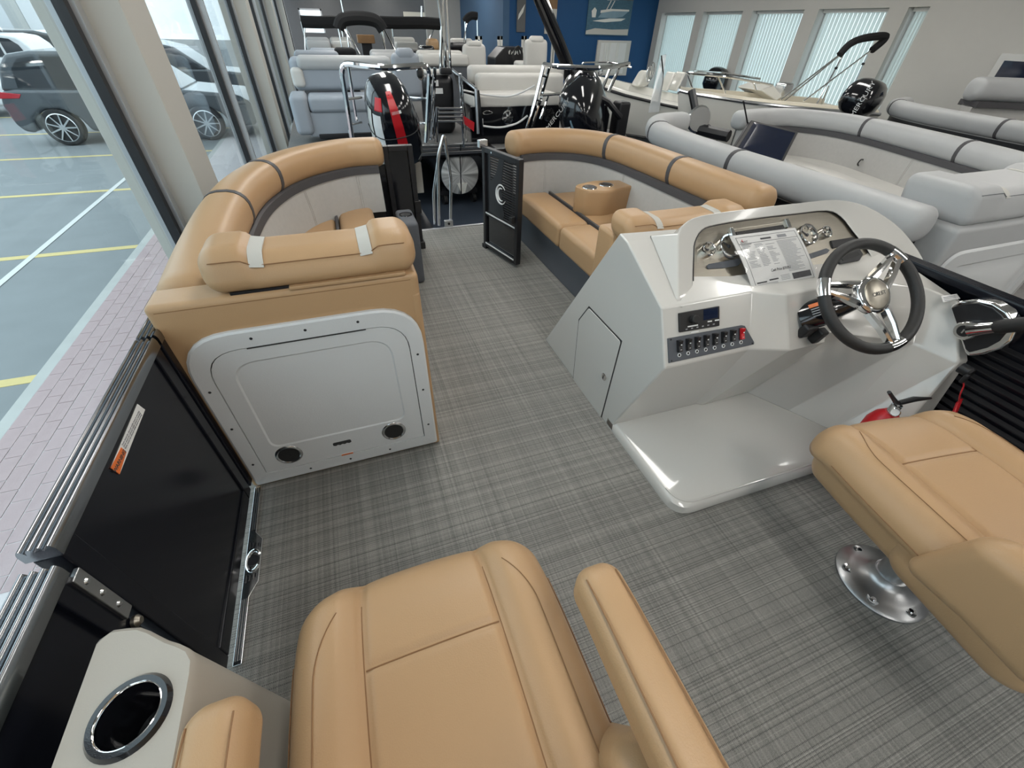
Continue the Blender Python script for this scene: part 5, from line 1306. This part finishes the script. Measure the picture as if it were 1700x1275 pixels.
# tow arch over the motor
ta = thing('tow_arch', 'stainless tow arch around the red striped motor', 'tow bar', Y(640, 225, EY), 'tow arches')
Ya, Yb_ = EY-.05, EY+.35
pipe('arch_tube', [Y(584, 228, Ya), Y(565, 104, Ya-.1), Y(640, 113, Ya-.45), Y(714, 108, Ya-.1), Y(707, 236, Ya)], .030, 'chrome', ta, .12)
pipe('leg', [Y(592, 200, Yb_), Y(578, 110, Yb_-.1)], .020, 'chrome', ta)
pipe('leg', [Y(716, 232, Yb_-.2), Y(722, 112, Yb_-.2)], .022, 'chrome', ta)
for v in (164, 205): 
    pipe('rung', [Y(577+(v-164)*.16, v+1, Ya), Y(600, v-2, Ya+.2)], .014, 'chrome', ta); pipe('rung', [Y(672, v-3, Ya+.2), Y(710, v, Ya)], .014, 'chrome', ta)
mesh('tow_ring', tube([Y(697, 112, Ya-.2)+Vector((.03*cos(a), 0, -.05+.06*sin(a))) for a in [2*pi*k/16 for k in range(16)]], .012, 6, True), 'steel', ta)
mesh('tow_ball', rbox(tuple(Y(697, 122, Ya-.2)), (.07, .07, .09), .03, 3), 'rubber', ta)
# rear facing lounge
el = thing('stern_lounge', 'blue grey rear facing lounge with quilted arm pads on the boat ahead', 'lounge seat', (.1, 7, .04), 'stern lounges')
pad('backrest', 484, 95, 652, 151, 7.10, .22, 'blue_grey_vinyl', el, .07)
pad('backrest_upper', 492, 93, 650, 117, 7.05, .26, 'grey_vinyl', el, .06)
pad('seat_cushion', 512, 160, 640, 187, 6.62, .50, 'blue_grey_vinyl', el, .05)
pad('base_panel', 512, 185, 640, 226, 6.66, .45, 'blue_grey_vinyl', el, .02)
pad('side_arm', 486, 158, 516, 226, 6.60, .50, 'blue_grey_vinyl', el, .06)
for u0, u1 in ((484, 505), (634, 652)): pad('quilted_pad', u0, 112, u1, 146, 7.05, .1, 'white_vinyl', el, .05)
pad('toe_kick', 530, 221, 640, 229, 6.64, .4, 'black_satin', el, .01)
# dark grey captain chair and black pod
def bg_chair(label, u0, u1, v0, v1, y, mat, group, head=True, seat=True, vs=None):
    x0, x1, z0, z1 = bb(u0, v0, u1, v1, y)
    t_ = thing('captain_chair', label, 'chair', ((x0+x1)/2, y+.2, z0), group)
    w_ = x1-x0; h_ = z1-z0
    def fn(x, y_, z): return x*(1-.22*max(0, z/h_+.1)**2), y_, z
    mesh('backrest', rbox(((x0+x1)/2, y+.06, (z0+z1)/2-.02), (w_, .13, h_*.94), .06, 5, (4, 2, 6), fn), mat, t_, angle=80)
    if head: mesh('headrest', rbox(((x0+x1)/2, y+.05, z1-h_*.10), (w_*.62, .12, h_*.26), .055, 5, (3, 2, 2)), mat, t_, angle=80)
    if seat:
        mesh('seat_cushion', rbox(((x0+x1)/2, y+.32, z0+.0), (w_*1.05, .50, .14), .05, 4), mat, t_, angle=80)
        mesh('pedestal_post', zlathe([(.12, .04), (.05, .08), (.05, max(.1, z0-.06))], ((x0+x1)/2, y+.3, 0), 20), 'alu_cast', t_)
    return t_
bg_chair('blue grey captain chair beside the black pod on the boat ahead', 652, 700, 82, 160, 6.75, 'blue_grey_vinyl', 'background chairs')
pod = thing('console_pod', 'black rounded console pod with white warning stickers on the boat ahead', 'console', Y(730, 205, 6.9))
x0, x1, z0, z1 = bb(708, 124, 756, 210, 6.9)
mesh('shell', rbox(((x0+x1)/2, 7.15, (.04+z1)/2), (x1-x0, .5, z1-.04), .10, 6, (2, 2, 2)), 'black_satin', pod, angle=70)
mesh('top', rbox(((x0+x1)/2, 7.15, z1+.01), ((x1-x0)*.8, .4, .05), .024, 3), 'white_vinyl', pod)
for u, v, w_, h_, mt in ((722, 138, 12, 10, 'white_print'), (727, 151, 17, 9, 'white_print'), (720, 150, 6, 4, 'orange'), (721, 134, 5, 3, 'orange')):
    a = Y(u-w_/2, v-h_/2, 6.897); b_ = Y(u+w_/2, v+h_/2, 6.897); mesh('sticker', box(a.x, b_.x, 6.893 if mt != 'orange' else 6.889, 6.905, b_.z, a.z), mt, pod, smooth=False)
# stern ladder of boat E
sl2 = thing('stern_ladder', 'chrome folding ladder with four rungs on the stern of the boat ahead', 'ladder', Y(748, 240, EY))
for dy, off in ((0, 0), (.12, -5)):
    pipe('rail', [Y(726+off, 236, EY-.03+dy), Y(725+off, 205, EY-.05+dy), Y(727+off*.3, 178, EY-.12+dy)], .016, 'chrome', sl2, .08)
    pipe('rail', [Y(770-off, 244, EY-.06+dy), Y(767-off, 200, EY-.08+dy), Y(763-off*.3, 122, EY-.12+dy)], .016, 'chrome', sl2, .08)
for k in range(4): pipe('rung', [Y(727, 180+7*k, EY-.12), Y(768, 180+7*k, EY-.12)], .013, 'chrome', sl2)
# ---------------------------------------------------------------- boat F: dark hull with white seats
F_ = thing('pontoon_boat', 'dark hulled pontoon boat with cream seats beside the blue grey boat', 'boat', (3, 8, FZ))
mesh('deck', box(1.98, 4.2, 6.35, 10.6, -.10, .02), 'deck_mat', F_, smooth=False)
mesh('swim_platform', box(1.98, 3.0, 5.75, 6.4, -.10, .0), 'deck_mat', F_, bevel=.01)
mesh('underdeck', box(2.05, 4.1, 6.1, 10, -.40, -.10), 'black_satin', F_, smooth=False)
for xx in (pc_.x+.72, 3.1, 3.9): mesh('pontoon_tube', lathe([(.01, 0), (.27, .02), (.27, 3.6), (.05, 4.0)], axis_frame((xx, 6.25, -.5), (0, 1, 0)), 28), 'alu', F_)
for xx in (2.3, 3.9): mesh('dolly', box(xx-.2, xx+.2, 7, 7.2, FZ, -.72), 'black_satin', F_, smooth=False)
x0, x1, z0, z1 = bb(782, 176, 930, 212, 6.3)
sp9 = thing('speaker_panel', 'glossy black stern panel with two chrome speakers below the cream lounge', 'panel', ((x0+x1)/2, 6.3, 0))
pan = mesh('board', box(x0, x1, 6.30, 6.36, .0, z1), 'black_gloss', sp9, bevel=.006)
for u, v in ((843, 195), (911, 190)):
    cM = axis_frame(Y(u, v, 6.297), (0, -1, 0)); mesh('speaker_ring', lathe([(.075, -.01), (.085, .01), (.07, .012), (.065, 0)], cM, 24, False, False), 'chrome', pan)
    mesh('speaker_cone', lathe([(0, .0), (.065, .0), (.065, .006), (0, .006)], cM, 20), 'black_satin', pan)
    for k in range(6): mesh('speaker_spoke', xf(box(.012, .07, -.010, .010, .006, .016), cM @ Matrix.Rotation(k*pi/3, 4, 'Z')), 'chrome', pan, smooth=False)
mesh('emblem', tube(spline([Y(801, 188, 6.29), Y(808, 184, 6.29), Y(818, 187, 6.29), Y(808, 190, 6.29), Y(802, 189, 6.29)], 4), .006, 6), 'chrome', pan)
mesh('sticker', box(Y(792, 200, 6.29).x, Y(802, 200, 6.29).x, 6.288, 6.30, Y(797, 210, 6.29).z, Y(797, 197, 6.29).z), 'white_print', pan, smooth=False)
sf9 = thing('fence_panel', 'slanting black fence with red tail light and silver rail at the stern ladder', 'fence', Y(780, 220, 6.3))
fr2 = mesh('skin', prism([Y(752, 118, 7.2), Y(792, 150, 6.15), Y(800, 225, 6.1), Y(775, 195, 6.9)], (.03, 0, 0)), 'black_gloss', sf9, smooth=False)
mesh('fence_rail', tube([Y(745, 112, 7.3), Y(790, 148, 6.12)], .022, 8), 'alu', fr2); mesh('fence_post', tube([Y(790, 148, 6.12), Y(794, 222, 6.08)], .022, 8), 'alu', fr2)
mesh('tail_light', prism([Y(769, 192, 6.10), Y(787, 203, 6.02), Y(786, 218, 6.02), Y(771, 206, 6.10)], (0, -.02, 0)), 'red', fr2, smooth=False)
fl = thing('stern_lounge', 'cream rear facing lounge above the dark speaker panel', 'lounge seat', (2.6, 6.6, 0), 'stern lounges')
pad('backrest_upper', 780, 109, 938, 140, 6.95, .2, 'white_vinyl', fl, .06); pad('backrest', 793, 122, 937, 160, 6.75, .2, 'white_vinyl', fl, .06); pad('seat_cushion', 787, 156, 930, 180, 6.30, .6, 'white_vinyl', fl, .05)
# tow arch F
tf = thing('tow_arch', 'stainless tow arch around the black motor with blue side graphic', 'tow bar', Y(960, 200, 6), 'tow arches')
yf = 5.9
for off in (0, 10): pipe('leg', [Y(874+off*.9, 214, yf+.02*off), Y(888+off*.8, 170, yf+.02*off), Y(903+off, 107, yf+.01*off)], .022, 'chrome', tf, .05)
pipe('arch_tube', [Y(903, 107, yf), Y(925, 111, yf-.25), Y(990, 113, yf-.45), Y(1030, 109, yf-.15), Y(1044, 106, yf)], .026, 'chrome', tf, .08)
for off in (0, 14): pipe('leg', [Y(998+off*.9, 152, yf), Y(1015+off, 110, yf)], .022, 'chrome', tf)
for v in (125, 165): pipe('rung', [Y(898-(v-125)*.22, v, yf), Y(907-(v-125)*.22, v+2, yf+.1)], .014, 'chrome', tf)
pipe('brace', [Y(900, 158, yf+.1), Y(945, 155, yf+.3)], .016, 'chrome', tf); pipe('brace', [Y(910, 160, yf+.15), Y(897, 198, yf+.1)], .016, 'chrome', tf)
mesh('tow_ring', tube([Y(997, 119, yf-.4)+Vector((.025*cos(a), 0, .04*sin(a))) for a in [2*pi*k/14 for k in range(14)]], .010, 6, True), 'steel', tf)
setp(pipe('mooring_rope', [Y(770, 150, 6.1), Y(800, 157, 6.2), Y(850, 162, 6.1), Y(888, 142, 6.0)], .010, 'white_print', None, .2), 'thin white rope slung across the cream stern lounge', 'rope')
setp(pipe('mooring_rope', [Y(800, 209, 6.15), Y(830, 213, 6.1), Y(860, 205, 6.05), Y(876, 192, 6.0)], .012, 'white_print', None, .2), 'white rope sagging in front of the dark speaker panel', 'rope')
bg_chair('cream captain chair left of the black helm on the dark boat', 769, 808, 69, 112, 8.6, 'white_vinyl', 'background chairs')
bg_chair('cream captain chair with headrest right of the black helm', 872, 910, 61, 112, 8.4, 'white_vinyl', 'background chairs')
hc_ = thing('helm_console', 'black helm console with small steering wheel between two cream chairs', 'helm console', Y(850, 110, 9.2))
x0, x1, z0, z1 = bb(822, 78, 868, 112, 9.2)
mesh('body', prism([(x0, 9.2, .0), (x1, 9.2, .0), (x1, 9.2, z1), (x0+(x1-x0)*.35, 9.2, z1), (x0, 9.2, z0+(z1-z0)*.45)], (0, .5, 0)), 'black_satin', hc_, bevel=.02)
mesh('wheel_rim', tube([Vector((x0+(x1-x0)*.75, 9.1, (z0+z1)/2))+Vector((.09*cos(a), 0, .16*sin(a))) for a in [2*pi*k/20 for k in range(20)]], .016, 8, True), 'rubber', hc_)
for k in range(3):
    cM = axis_frame(Y(847+7*k, 87, 9.195), (0, -1, 0)); mesh('gauge', lathe([(.025, 0), (.04, 0), (.036, .01), (.025, .01)], cM, 16), 'chrome', hc_)
# black tower leg and folded bimini frames
setp(pipe('tower_leg', [Y(950, 150, 7.45), Y(942, 108, 7.45), Y(893, -12, 7.3)], .095, 'black_gloss', None, .1, 14), 'thick glossy black tower leg leaning beside the cream lounge', 'tower leg')
bf1 = thing('folding_bimini', 'upright bundle of chrome bimini poles standing on the dark fence', 'bimini', Y(740, 118, 7.0), 'bimini frames')
for a, b_ in (((731, 118), (736, -8)), ((739, 112), (735, -8)), ((748, 120), (741, -8)), ((744, 118), (727, -8))): pipe('pole', [Y(*a, 6.9), Y(*b_, 6.9)], .018, 'chrome', bf1)
pod2 = mesh('hinge', rbox(tuple(Y(740, 118, 6.9)), (.16, .1, .07), .02, 3), 'black_satin', bf1)
# ---------------------------------------------------------------- white runabouts near the windows
def runabout(name, label, bow, stern, beam, sheer_bow, sheer_st, keel, mat, inner, stripe=None):
    bow = Vector(bow); stern = Vector(stern); d = (stern-bow); Lb = d.length; d.normalize(); sd = Vector((-d.y, d.x, 0))
    t_ = thing(name, label, 'boat', ((bow+stern)/2).to_tuple()[:2]+(FZ,))
    st = [0, .03, .08, .16, .28, .45, .7, 1]
    loops = []; rims = []; ins = []
    for s in st:
        hb = beam/2*(1-(1-min(1, s/.55))**2.1) if s < .55 else beam/2
        hb = max(hb, .02); zs = sheer_bow+(sheer_st-sheer_bow)*s**.7; zk = keel+(sheer_bow-keel)*max(0, 1-s/.20)**2*.95
        zc = zk+(zs-zk)*.35
        c0 = bow+d*(Lb*s)
        prof = [(-hb, zs), (-hb*.97, zs-(zs-zc)*.4), (-hb*.86, zc), (-hb*.4, zk+(zc-zk)*.35), (0, zk), (hb*.4, zk+(zc-zk)*.35), (hb*.86, zc), (hb*.97, zs-(zs-zc)*.4), (hb, zs)]
        loops.append([Vector((c0.x, c0.y, 0))+sd*u+Vector((0, 0, v)) for u, v in prof])
        rims.append(((Vector((c0.x, c0.y, zs))-sd*hb), (Vector((c0.x, c0.y, zs))+sd*hb)))
        ins.append([Vector((c0.x, c0.y, 0))+sd*u+Vector((0, 0, v)) for u, v in ((-hb, zs), (-hb*.9, zs+.05), (-hb*.72, zs+.05), (-hb*.66, zs-.12 if s > .1 else zs+.05), (hb*.66, zs-.12 if s > .1 else zs+.05), (hb*.72, zs+.05), (hb*.9, zs+.05), (hb, zs))])
    V, Fc = loft(loops, False); nb_ = len(loops[0]); Fc.append(tuple(range((len(st)-1)*nb_, len(st)*nb_)))
    mesh('hull', (V, Fc), mat, t_, angle=45)
    mesh('deck_liner', loft(ins, False), inner, t_, angle=40)
    for k in (0, 1):
        mesh('rub_rail', tube([r_[k] for r_ in rims], .022, 8), 'black_satin' if stripe else 'alu', t_)
    if stripe:
        for k in (2, 6): mesh('boot_stripe', tube([L_[k] for L_ in loops], .02, 6), 'black_satin', t_)
    for s in (.3, .75):
        c0 = bow+d*(Lb*s); mesh('trailer_bunk', box(c0.x-.3, c0.x+.3, c0.y-.1, c0.y+.1, FZ, keel+.05), 'black_satin', t_, smooth=False)
    return t_, bow, d, sd, Lb, rims
ra_, bw, dd, sdd, Lb, rims = runabout('runabout_boat', 'cream decked white runabout with bow rail pointing at the grey boat', Y(1128, 148, 6.0), (7.3, 5.35, 0), 1.4, Y(1128, 150, 6.0).z, .45, -.45, 'hull_white', 'cream')
rl_ = [Y(1137, 122, 6.05), Y(1200, 119, 6.3), Y(1285, 140, 6.1)]
pipe('bow_rail', [Y(1283, 141, 5.9), Y(1210, 128, 5.75), Y(1138, 121, 6.0), Y(1150, 118, 6.35), Y(1200, 121, 6.6), Y(1262, 131, 6.6)], .014, 'chrome', ra_, .12)
for (a, b_) in (((1142, 124), (1149, 146)), ((1192, 126), (1204, 155)), ((1250, 134), (1255, 150))): pipe('rail_post', [Y(*a, 5.95), Y(*b_, 5.9)], .012, 'chrome', ra_)
mesh('windscreen', prism([Y(1262, 150, 5.9), Y(1285, 141, 5.9), Y(1300, 160, 5.8), Y(1290, 168, 5.8)], (0, .5, 0)), 'hull_white', ra_, bevel=.02)
mesh('deck_winch', rbox(tuple(Y(1300, 150, 5.9)), (.2, .2, .2), .04, 3), 'steel', ra_)
rb_, bw, dd, sdd, Lb, rims = runabout('runabout_boat', 'white runabout with black stripe and folding seats near the blue wall', Y(948, 112, 8.6), Y(1175, 190, 7.0), 1.6, Y(948, 118, 8.6).z, .25, -.45, 'hull_white', 'hull_white', True)
mesh('helm_pod', rbox(tuple(Y(1068, 130, 8.2)), (.24, .25, .24), .05, 4, (1, 1, 1), lambda x, y, z: (x+.6*z, y, z)), 'hull_white', rb_)
pipe('bow_rail', [Y(1048, 112, 8.3), Y(1010, 103, 8.8), Y(965, 104, 9.0), Y(968, 116, 9.0)], .014, 'chrome', rb_, .1)
for u in (1108, 1124): mesh('seat_back', rbox(tuple(Y(u, 135, 7.9)), (.05, .24, .28), .02, 4, (1, 1, 1), lambda x, y, z: (x+.35*z, y, z)), 'hull_white', rb_, angle=80)
for u, v in ((1078, 122), (1082, 118)): mesh('steering_wheel', tube([Y(u, v, 8.0)+Vector((.05*cos(a), 0, .12*sin(a))) for a in [2*pi*k/16 for k in range(16)]], .014, 6, True), 'steel', rb_)
wp = setp(mesh('clear_panel', prism([Y(1098, 92, 6.6), Y(1106, 90, 6.6), Y(1094, 186, 6.3), Y(1076, 187, 6.3)], (.02, .02, 0)), 'acrylic', smooth=False), 'tall clear acrylic strip standing beside the white runabout', 'acrylic panel')
setp(pipe('dangling_cord', [Y(1098, 92, 6.55), Y(1102, 130, 6.5), Y(1094, 165, 6.4), Y(1090, 186, 6.35)], .010, 'black_satin', None, .2), 'thin black cord hanging along the clear acrylic strip', 'cord')
# trailer winch gear below the runabout bow
tg = thing('trailer_winch', 'dark trailer post with winch wheel under the bow of the cream runabout', 'trailer', Y(1170, 215, 5.4))
mesh('post', tube([Y(1148, 150, 5.7), Y(1158, 200, 5.5), Y(1195, 228, 5.2)], .05, 8), 'black_satin', tg)
mesh('winch_wheel', lathe([(.03, -.03), (.14, -.03), (.16, 0), (.14, .03), (.03, .03)], axis_frame(Y(1160, 198, 5.3), (-.3, -1, .1)), 24), 'steel', tg)
mesh('tongue', tube([Y(1160, 215, 5.3), Y(1210, 226, 4.9)], .07, 8), 'black_satin', tg)
mesh('jack_leg', tube([Y(1160, 200, 5.4), Vector((Y(1160, 200, 5.4).x, 5.4, FZ))], .035, 8), 'steel', tg)
# folded bimini with black boot above the runabout
bm_ = thing('folding_bimini', 'chrome bimini frame with black rolled cover in front of the blinds', 'bimini', Y(1380, 170, 5.6), 'bimini frames')
yb = 5.3
for a, b_ in (((1296, 166), (1392, 92)), ((1302, 168), (1396, 90)), ((1334, 168), (1448, 82)), ((1352, 180), (1398, 94)), ((1360, 182), (1376, 142)), ((1400, 180), (1442, 88))): pipe('pole', [Y(*a, yb), Y(*b_, yb)], .010, 'chrome', bm_)
mesh('cover', tube(spline([Y(1394, 91, yb), Y(1410, 74, yb), Y(1432, 64, yb), Y(1466, 60, yb), Y(1468, 66, yb), Y(1448, 83, yb)], 6), [.045]*31, 10), 'canvas_black', bm_)
for u, v in ((1388, 113), (1414, 142), (1433, 106)): mesh('clip', rbox(tuple(Y(u, v, yb)), (.03, .03, .03), .008, 2), 'black_satin', bm_)
# ---------------------------------------------------------------- blue wall: posters and small window
YW = 11.72
def poster(label, u0, v0, u1, v1, mats, art=None, y=YW):
    a = Y(u0, v1, y); b_ = Y(u1, v0, y)
    t_ = thing('wall_poster', label, 'poster', ((a.x+b_.x)/2, y-.02, a.z), 'wall posters')
    pn_ = mesh('panel', box(a.x, b_.x, y-.03, y+.001, a.z, b_.z), mats, t_, smooth=False); return t_, a.x, b_.x, a.z, b_.z
t_, x0, x1, z0, z1 = poster('large poster of a white motor boat speeding on dark water', 971, -14, 1053, 58, 'sea')
def art(pts, mat, nm, dy): return mesh(nm, prism([(x0+(x1-x0)*a, YW-.031-dy, z0+(z1-z0)*b_) for a, b_ in pts], (0, -.002, 0)), mat, t_, smooth=False)
art([(0, .80), (1, .80), (1, 1), (0, 1)], 'wall_dark', 'printed_shore', 0)
art([(.0, .02), (.98, .02), (.98, .16), (.6, .14), (.2, .16), (0, .10)], 'post_side', 'printed_wake', .0)
art([(.22, .34), (.12, .32), (.40, .30), (.78, .34), (.88, .40), (.5, .39)], 'hull_white', 'printed_wake', .002)
art([(.24, .40), (.62, .40), (.80, .44), (.92, .56), (.55, .56), (.30, .50)], 'sky_print', 'printed_hull', .003)
art([(.28, .50), (.55, .555), (.93, .56), (.93, .60), (.5, .60), (.28, .56)], 'hull_white', 'printed_deck', .005)
art([(.10, .40), (.18, .40), (.19, .56), (.14, .62), (.08, .54)], 'hull_white', 'printed_motor', .005)
for a in (.40, .48): art([(a, .58), (a+.018, .58), (a+.10, .78), (a+.08, .78)], 'hull_white', 'printed_tower', .006)
art([(.40, .78), (.66, .80), (.66, .815), (.40, .80)], 'hull_white', 'printed_tower', .006)
t_, x0, x1, z0, z1 = poster('narrow poster with a brown and cream picture left of the boat poster', 903, -14, 926, 56, 'post_side')
art([(0, .6), (1, .6), (1, 1), (0, 1)], 'wood', 'printed_band', 0)
t_, x0, x1, z0, z1 = poster('narrow dark poster with a pale curved line on the blue wall', 857, -14, 873, 53, 'wall_dark')
art([(.1, .3), (.3, .36), (.7, .5), (.9, .7), (.6, .6), (.2, .45)], 'hull_white', 'printed_line', 0)
wn = struct('window_20', box(Y(989, 90, YW).x, Y(1043, 90, YW).x, YW-.05, YW+.001, Y(1015, 125, YW).z, Y(1015, 67, YW).z), 'post_paint', smooth=False)
mesh('pane', box(Y(994, 90, YW).x, Y(1036, 90, YW).x, YW-.056, YW-.049, Y(1015, 122, YW).z, Y(1015, 71, YW).z), 'blind', wn, smooth=False)
for k, u in enumerate((1000, 1004, 1008, 1020)): mesh('blind_slat', box(Y(u, 90, YW).x, Y(u+2.2 if k < 3 else 1024, 90, YW).x, YW-.066, YW-.055, Y(1015, 122, YW).z, Y(1015, 71, YW).z), 'hull_white', wn, smooth=False)
for u0, u1 in ((790, 800), (826, 834), (865, 874), (914, 922)):
    a = Y(u0, 100, YW-.4); b_ = Y(u1, 60, YW-.4)
    setp(mesh('sign_stand', join(box(a.x, a.x+.05, YW-.42, YW-.38, FZ, b_.z), box(b_.x-.05, b_.x, YW-.42, YW-.38, FZ, b_.z), box(a.x, b_.x, YW-.42, YW-.38, b_.z-.06, b_.z)), 'hull_white', smooth=False), 'tall white sign frame standing before the blue wall', 'sign stand', 'white sign frames')
# ---------------------------------------------------------------- far boats with black rolled biminis
def far_boat(label, x0, x1, y0, y1, mat, zdeck=.0):
    t_ = thing('pontoon_boat', label, 'boat', ((x0+x1)/2, (y0+y1)/2, FZ))
    mesh('deck', box(x0, x1, y0, y1, -.1, zdeck), 'deck_mat', t_, smooth=False)
    for xx in (x0+.4, x1-.4): mesh('pontoon_tube', lathe([(.01, 0), (.33, .02), (.33, y1-y0-.6), (.03, y1-y0)], axis_frame((xx, y0+.1, -.44), (0, 1, 0)), 24), 'alu', t_)
    return t_
far_boat('far pontoon boat with pale blue seats next to the glass wall', -.5, 1.5, 10.9, 15.2, 'grey_vinyl')
far_boat('far pontoon boat with pale seats under a black rolled bimini', 1.75, 3.75, 11.2, 15.0, 'grey_vinyl')
def far_sofa(label, u0, v0, u1, v1, y, mat, band=None):
    x0, x1, z0, z1 = bb(u0, v0, u1, v1, y); t_ = thing('lounge_seat', label, 'lounge seat', ((x0+x1)/2, y, z0), 'far lounges')
    mesh('backrest', rbox(((x0+x1)/2, y+.12, (z0+z1)/2+(z1-z0)*.18), (x1-x0, .2, (z1-z0)*.66), .06, 4), mat, t_, angle=70)
    mesh('seat_cushion', rbox(((x0+x1)/2, y-.12, z0+.08), (x1-x0, .45, .16), .05, 4), mat, t_, angle=70)
    if band: mesh('trim_band', box(x0, x1, y-.01, y+.02, z0+(z1-z0)*.30, z0+(z1-z0)*.38), 'dark_trim', t_, smooth=False)
    mesh('base', box(x0+.03, x1-.03, y-.3, y+.2, min(0, z0-.01), z0+.03), 'base_grey', t_, smooth=False)
    return t_
far_sofa('pale blue grey lounge behind the rear facing lounge by the glass wall', 490, 84, 562, 104, 9.2, 'blue_grey_vinyl')
far_sofa('white lounge with dark band under the black bimini by the glass wall', 508, 62, 548, 84, 11.6, 'grey_vinyl', True)
far_sofa('small white lounge with dark band beside the bimini pole', 549, 62, 586, 84, 11.8, 'white_vinyl', True)
far_sofa('pale grey lounge in front of the blue grey captain chair', 616, 83, 668, 108, 8.6, 'grey_vinyl')
far_sofa('white lounge with blue dark band in the far row', 654, 62, 690, 84, 12.3, 'white_vinyl', True)
far_sofa('white lounge beyond the tall chrome poles', 694, 84, 770, 108, 8.9, 'white_vinyl', True)
far_sofa('white lounge of a far boat beside the slate partition', 750, 64, 786, 84, 12.4, 'white_vinyl')
bg_chair('rounded grey captain chair behind the rear facing lounge', 515, 562, 76, 112, 9.7, 'blue_grey_vinyl', 'background chairs', head=False)
def boot(label, pts, r, y, poles):
    t_ = thing('bimini_cover', label, 'bimini', Y(*pts[0], y), 'black rolled biminis')
    mesh('roll', tube(spline([Y(u, v, y) for u, v in pts], 4), r, 10), 'canvas_black', t_)
    for a, b_ in poles: pipe('pole', [Y(*a, y), Y(*b_, y)], .016, 'chrome', t_)
    for u, v in (pts[0], pts[-1]):
        p = Y(u, v, y); pipe('upright', [p, Vector((p.x, p.y, 0 if p.x < 3.8 else FZ))], .014, 'chrome', t_)
boot('black rolled bimini cover reaching to the glass wall', [(500, 36), (530, 37), (560, 37), (566, 42)], .10, 12, [((575, 46), (600, 96)), ((505, 40), (508, 95))])
boot('arched black rolled bimini cover on chrome poles', [(562, 48), (568, 34), (590, 30), (615, 32), (628, 38), (636, 50)], .10, 10.5, [((574, 40), (582, 96)), ((568, 44), (600, 96)), ((630, 44), (642, 92)), ((636, 44), (660, 92)), ((566, 0), (574, 40))])
boot('long black rolled bimini cover near the tall chrome poles', [(632, 37), (660, 38), (700, 38), (730, 40)], .10, 11.5, [((650, 44), (655, 90)), ((700, 10), (700, 42)), ((722, 44), (700, 96))])
boot('short black bimini cover before the white wall', [(772, 36), (776, 30), (783, 26), (792, 27)], .07, 11.5, [((776, 32), (770, 70))])
for lab, u0, v0, u1, v1, y, mt in (('brown wooden shelf crate in the far row of boats', 594, 58, 622, 72, 13.5, 'wood'), ('black cover bundle lying behind the rear facing lounge', 556, 80, 592, 96, 9.0, 'canvas_black'), ('black and red motor cowl among the far boats', 700, 76, 722, 88, 10.6, 'black_gloss'), ('brown seat cushion among the far boats', 712, 64, 730, 86, 11.2, 'tan'), ('black helm pod beside a far white lounge', 748, 70, 776, 84, 10.5, 'black_satin')):
    x0, x1, z0, z1 = bb(u0, v0, u1, v1, y)
    nm = {'wood': 'crate', 'canvas_black': 'cover_bundle', 'black_gloss': 'motor_cowl', 'tan': 'seat_cushion', 'black_satin': 'helm_pod'}[mt]
    q_ = thing({'tan': 'far_stool', 'wood': 'shelf_crate', 'canvas_black': 'cover_bundle', 'black_gloss': 'far_motor', 'black_satin': 'far_helm'}[mt], lab, nm.replace('_', ' '), ((x0+x1)/2, y+.2, 0))
    mesh(nm, rbox(((x0+x1)/2, y+.2, (z0+z1)/2), (x1-x0, .4, z1-z0), .08 if mt != 'wood' else .01, 5), mt, q_, angle=70)
    mesh('stand', box((x0+x1)/2-.12, (x0+x1)/2+.12, y+.1, y+.3, FZ if y > 10 and mt == 'black_gloss' else 0, z0+.03), 'black_satin', q_, smooth=False)
# bright far window and white notice board on the dark end wall
setp(mesh('notice_board', box(Y(670, 27, YF).x, Y(716, 27, YF).x, YF-.04, YF+.001, Y(690, 34, YF).z, Y(690, 20, YF).z), 'cream', smooth=False), 'cream board hung on the dark far wall', 'notice board')
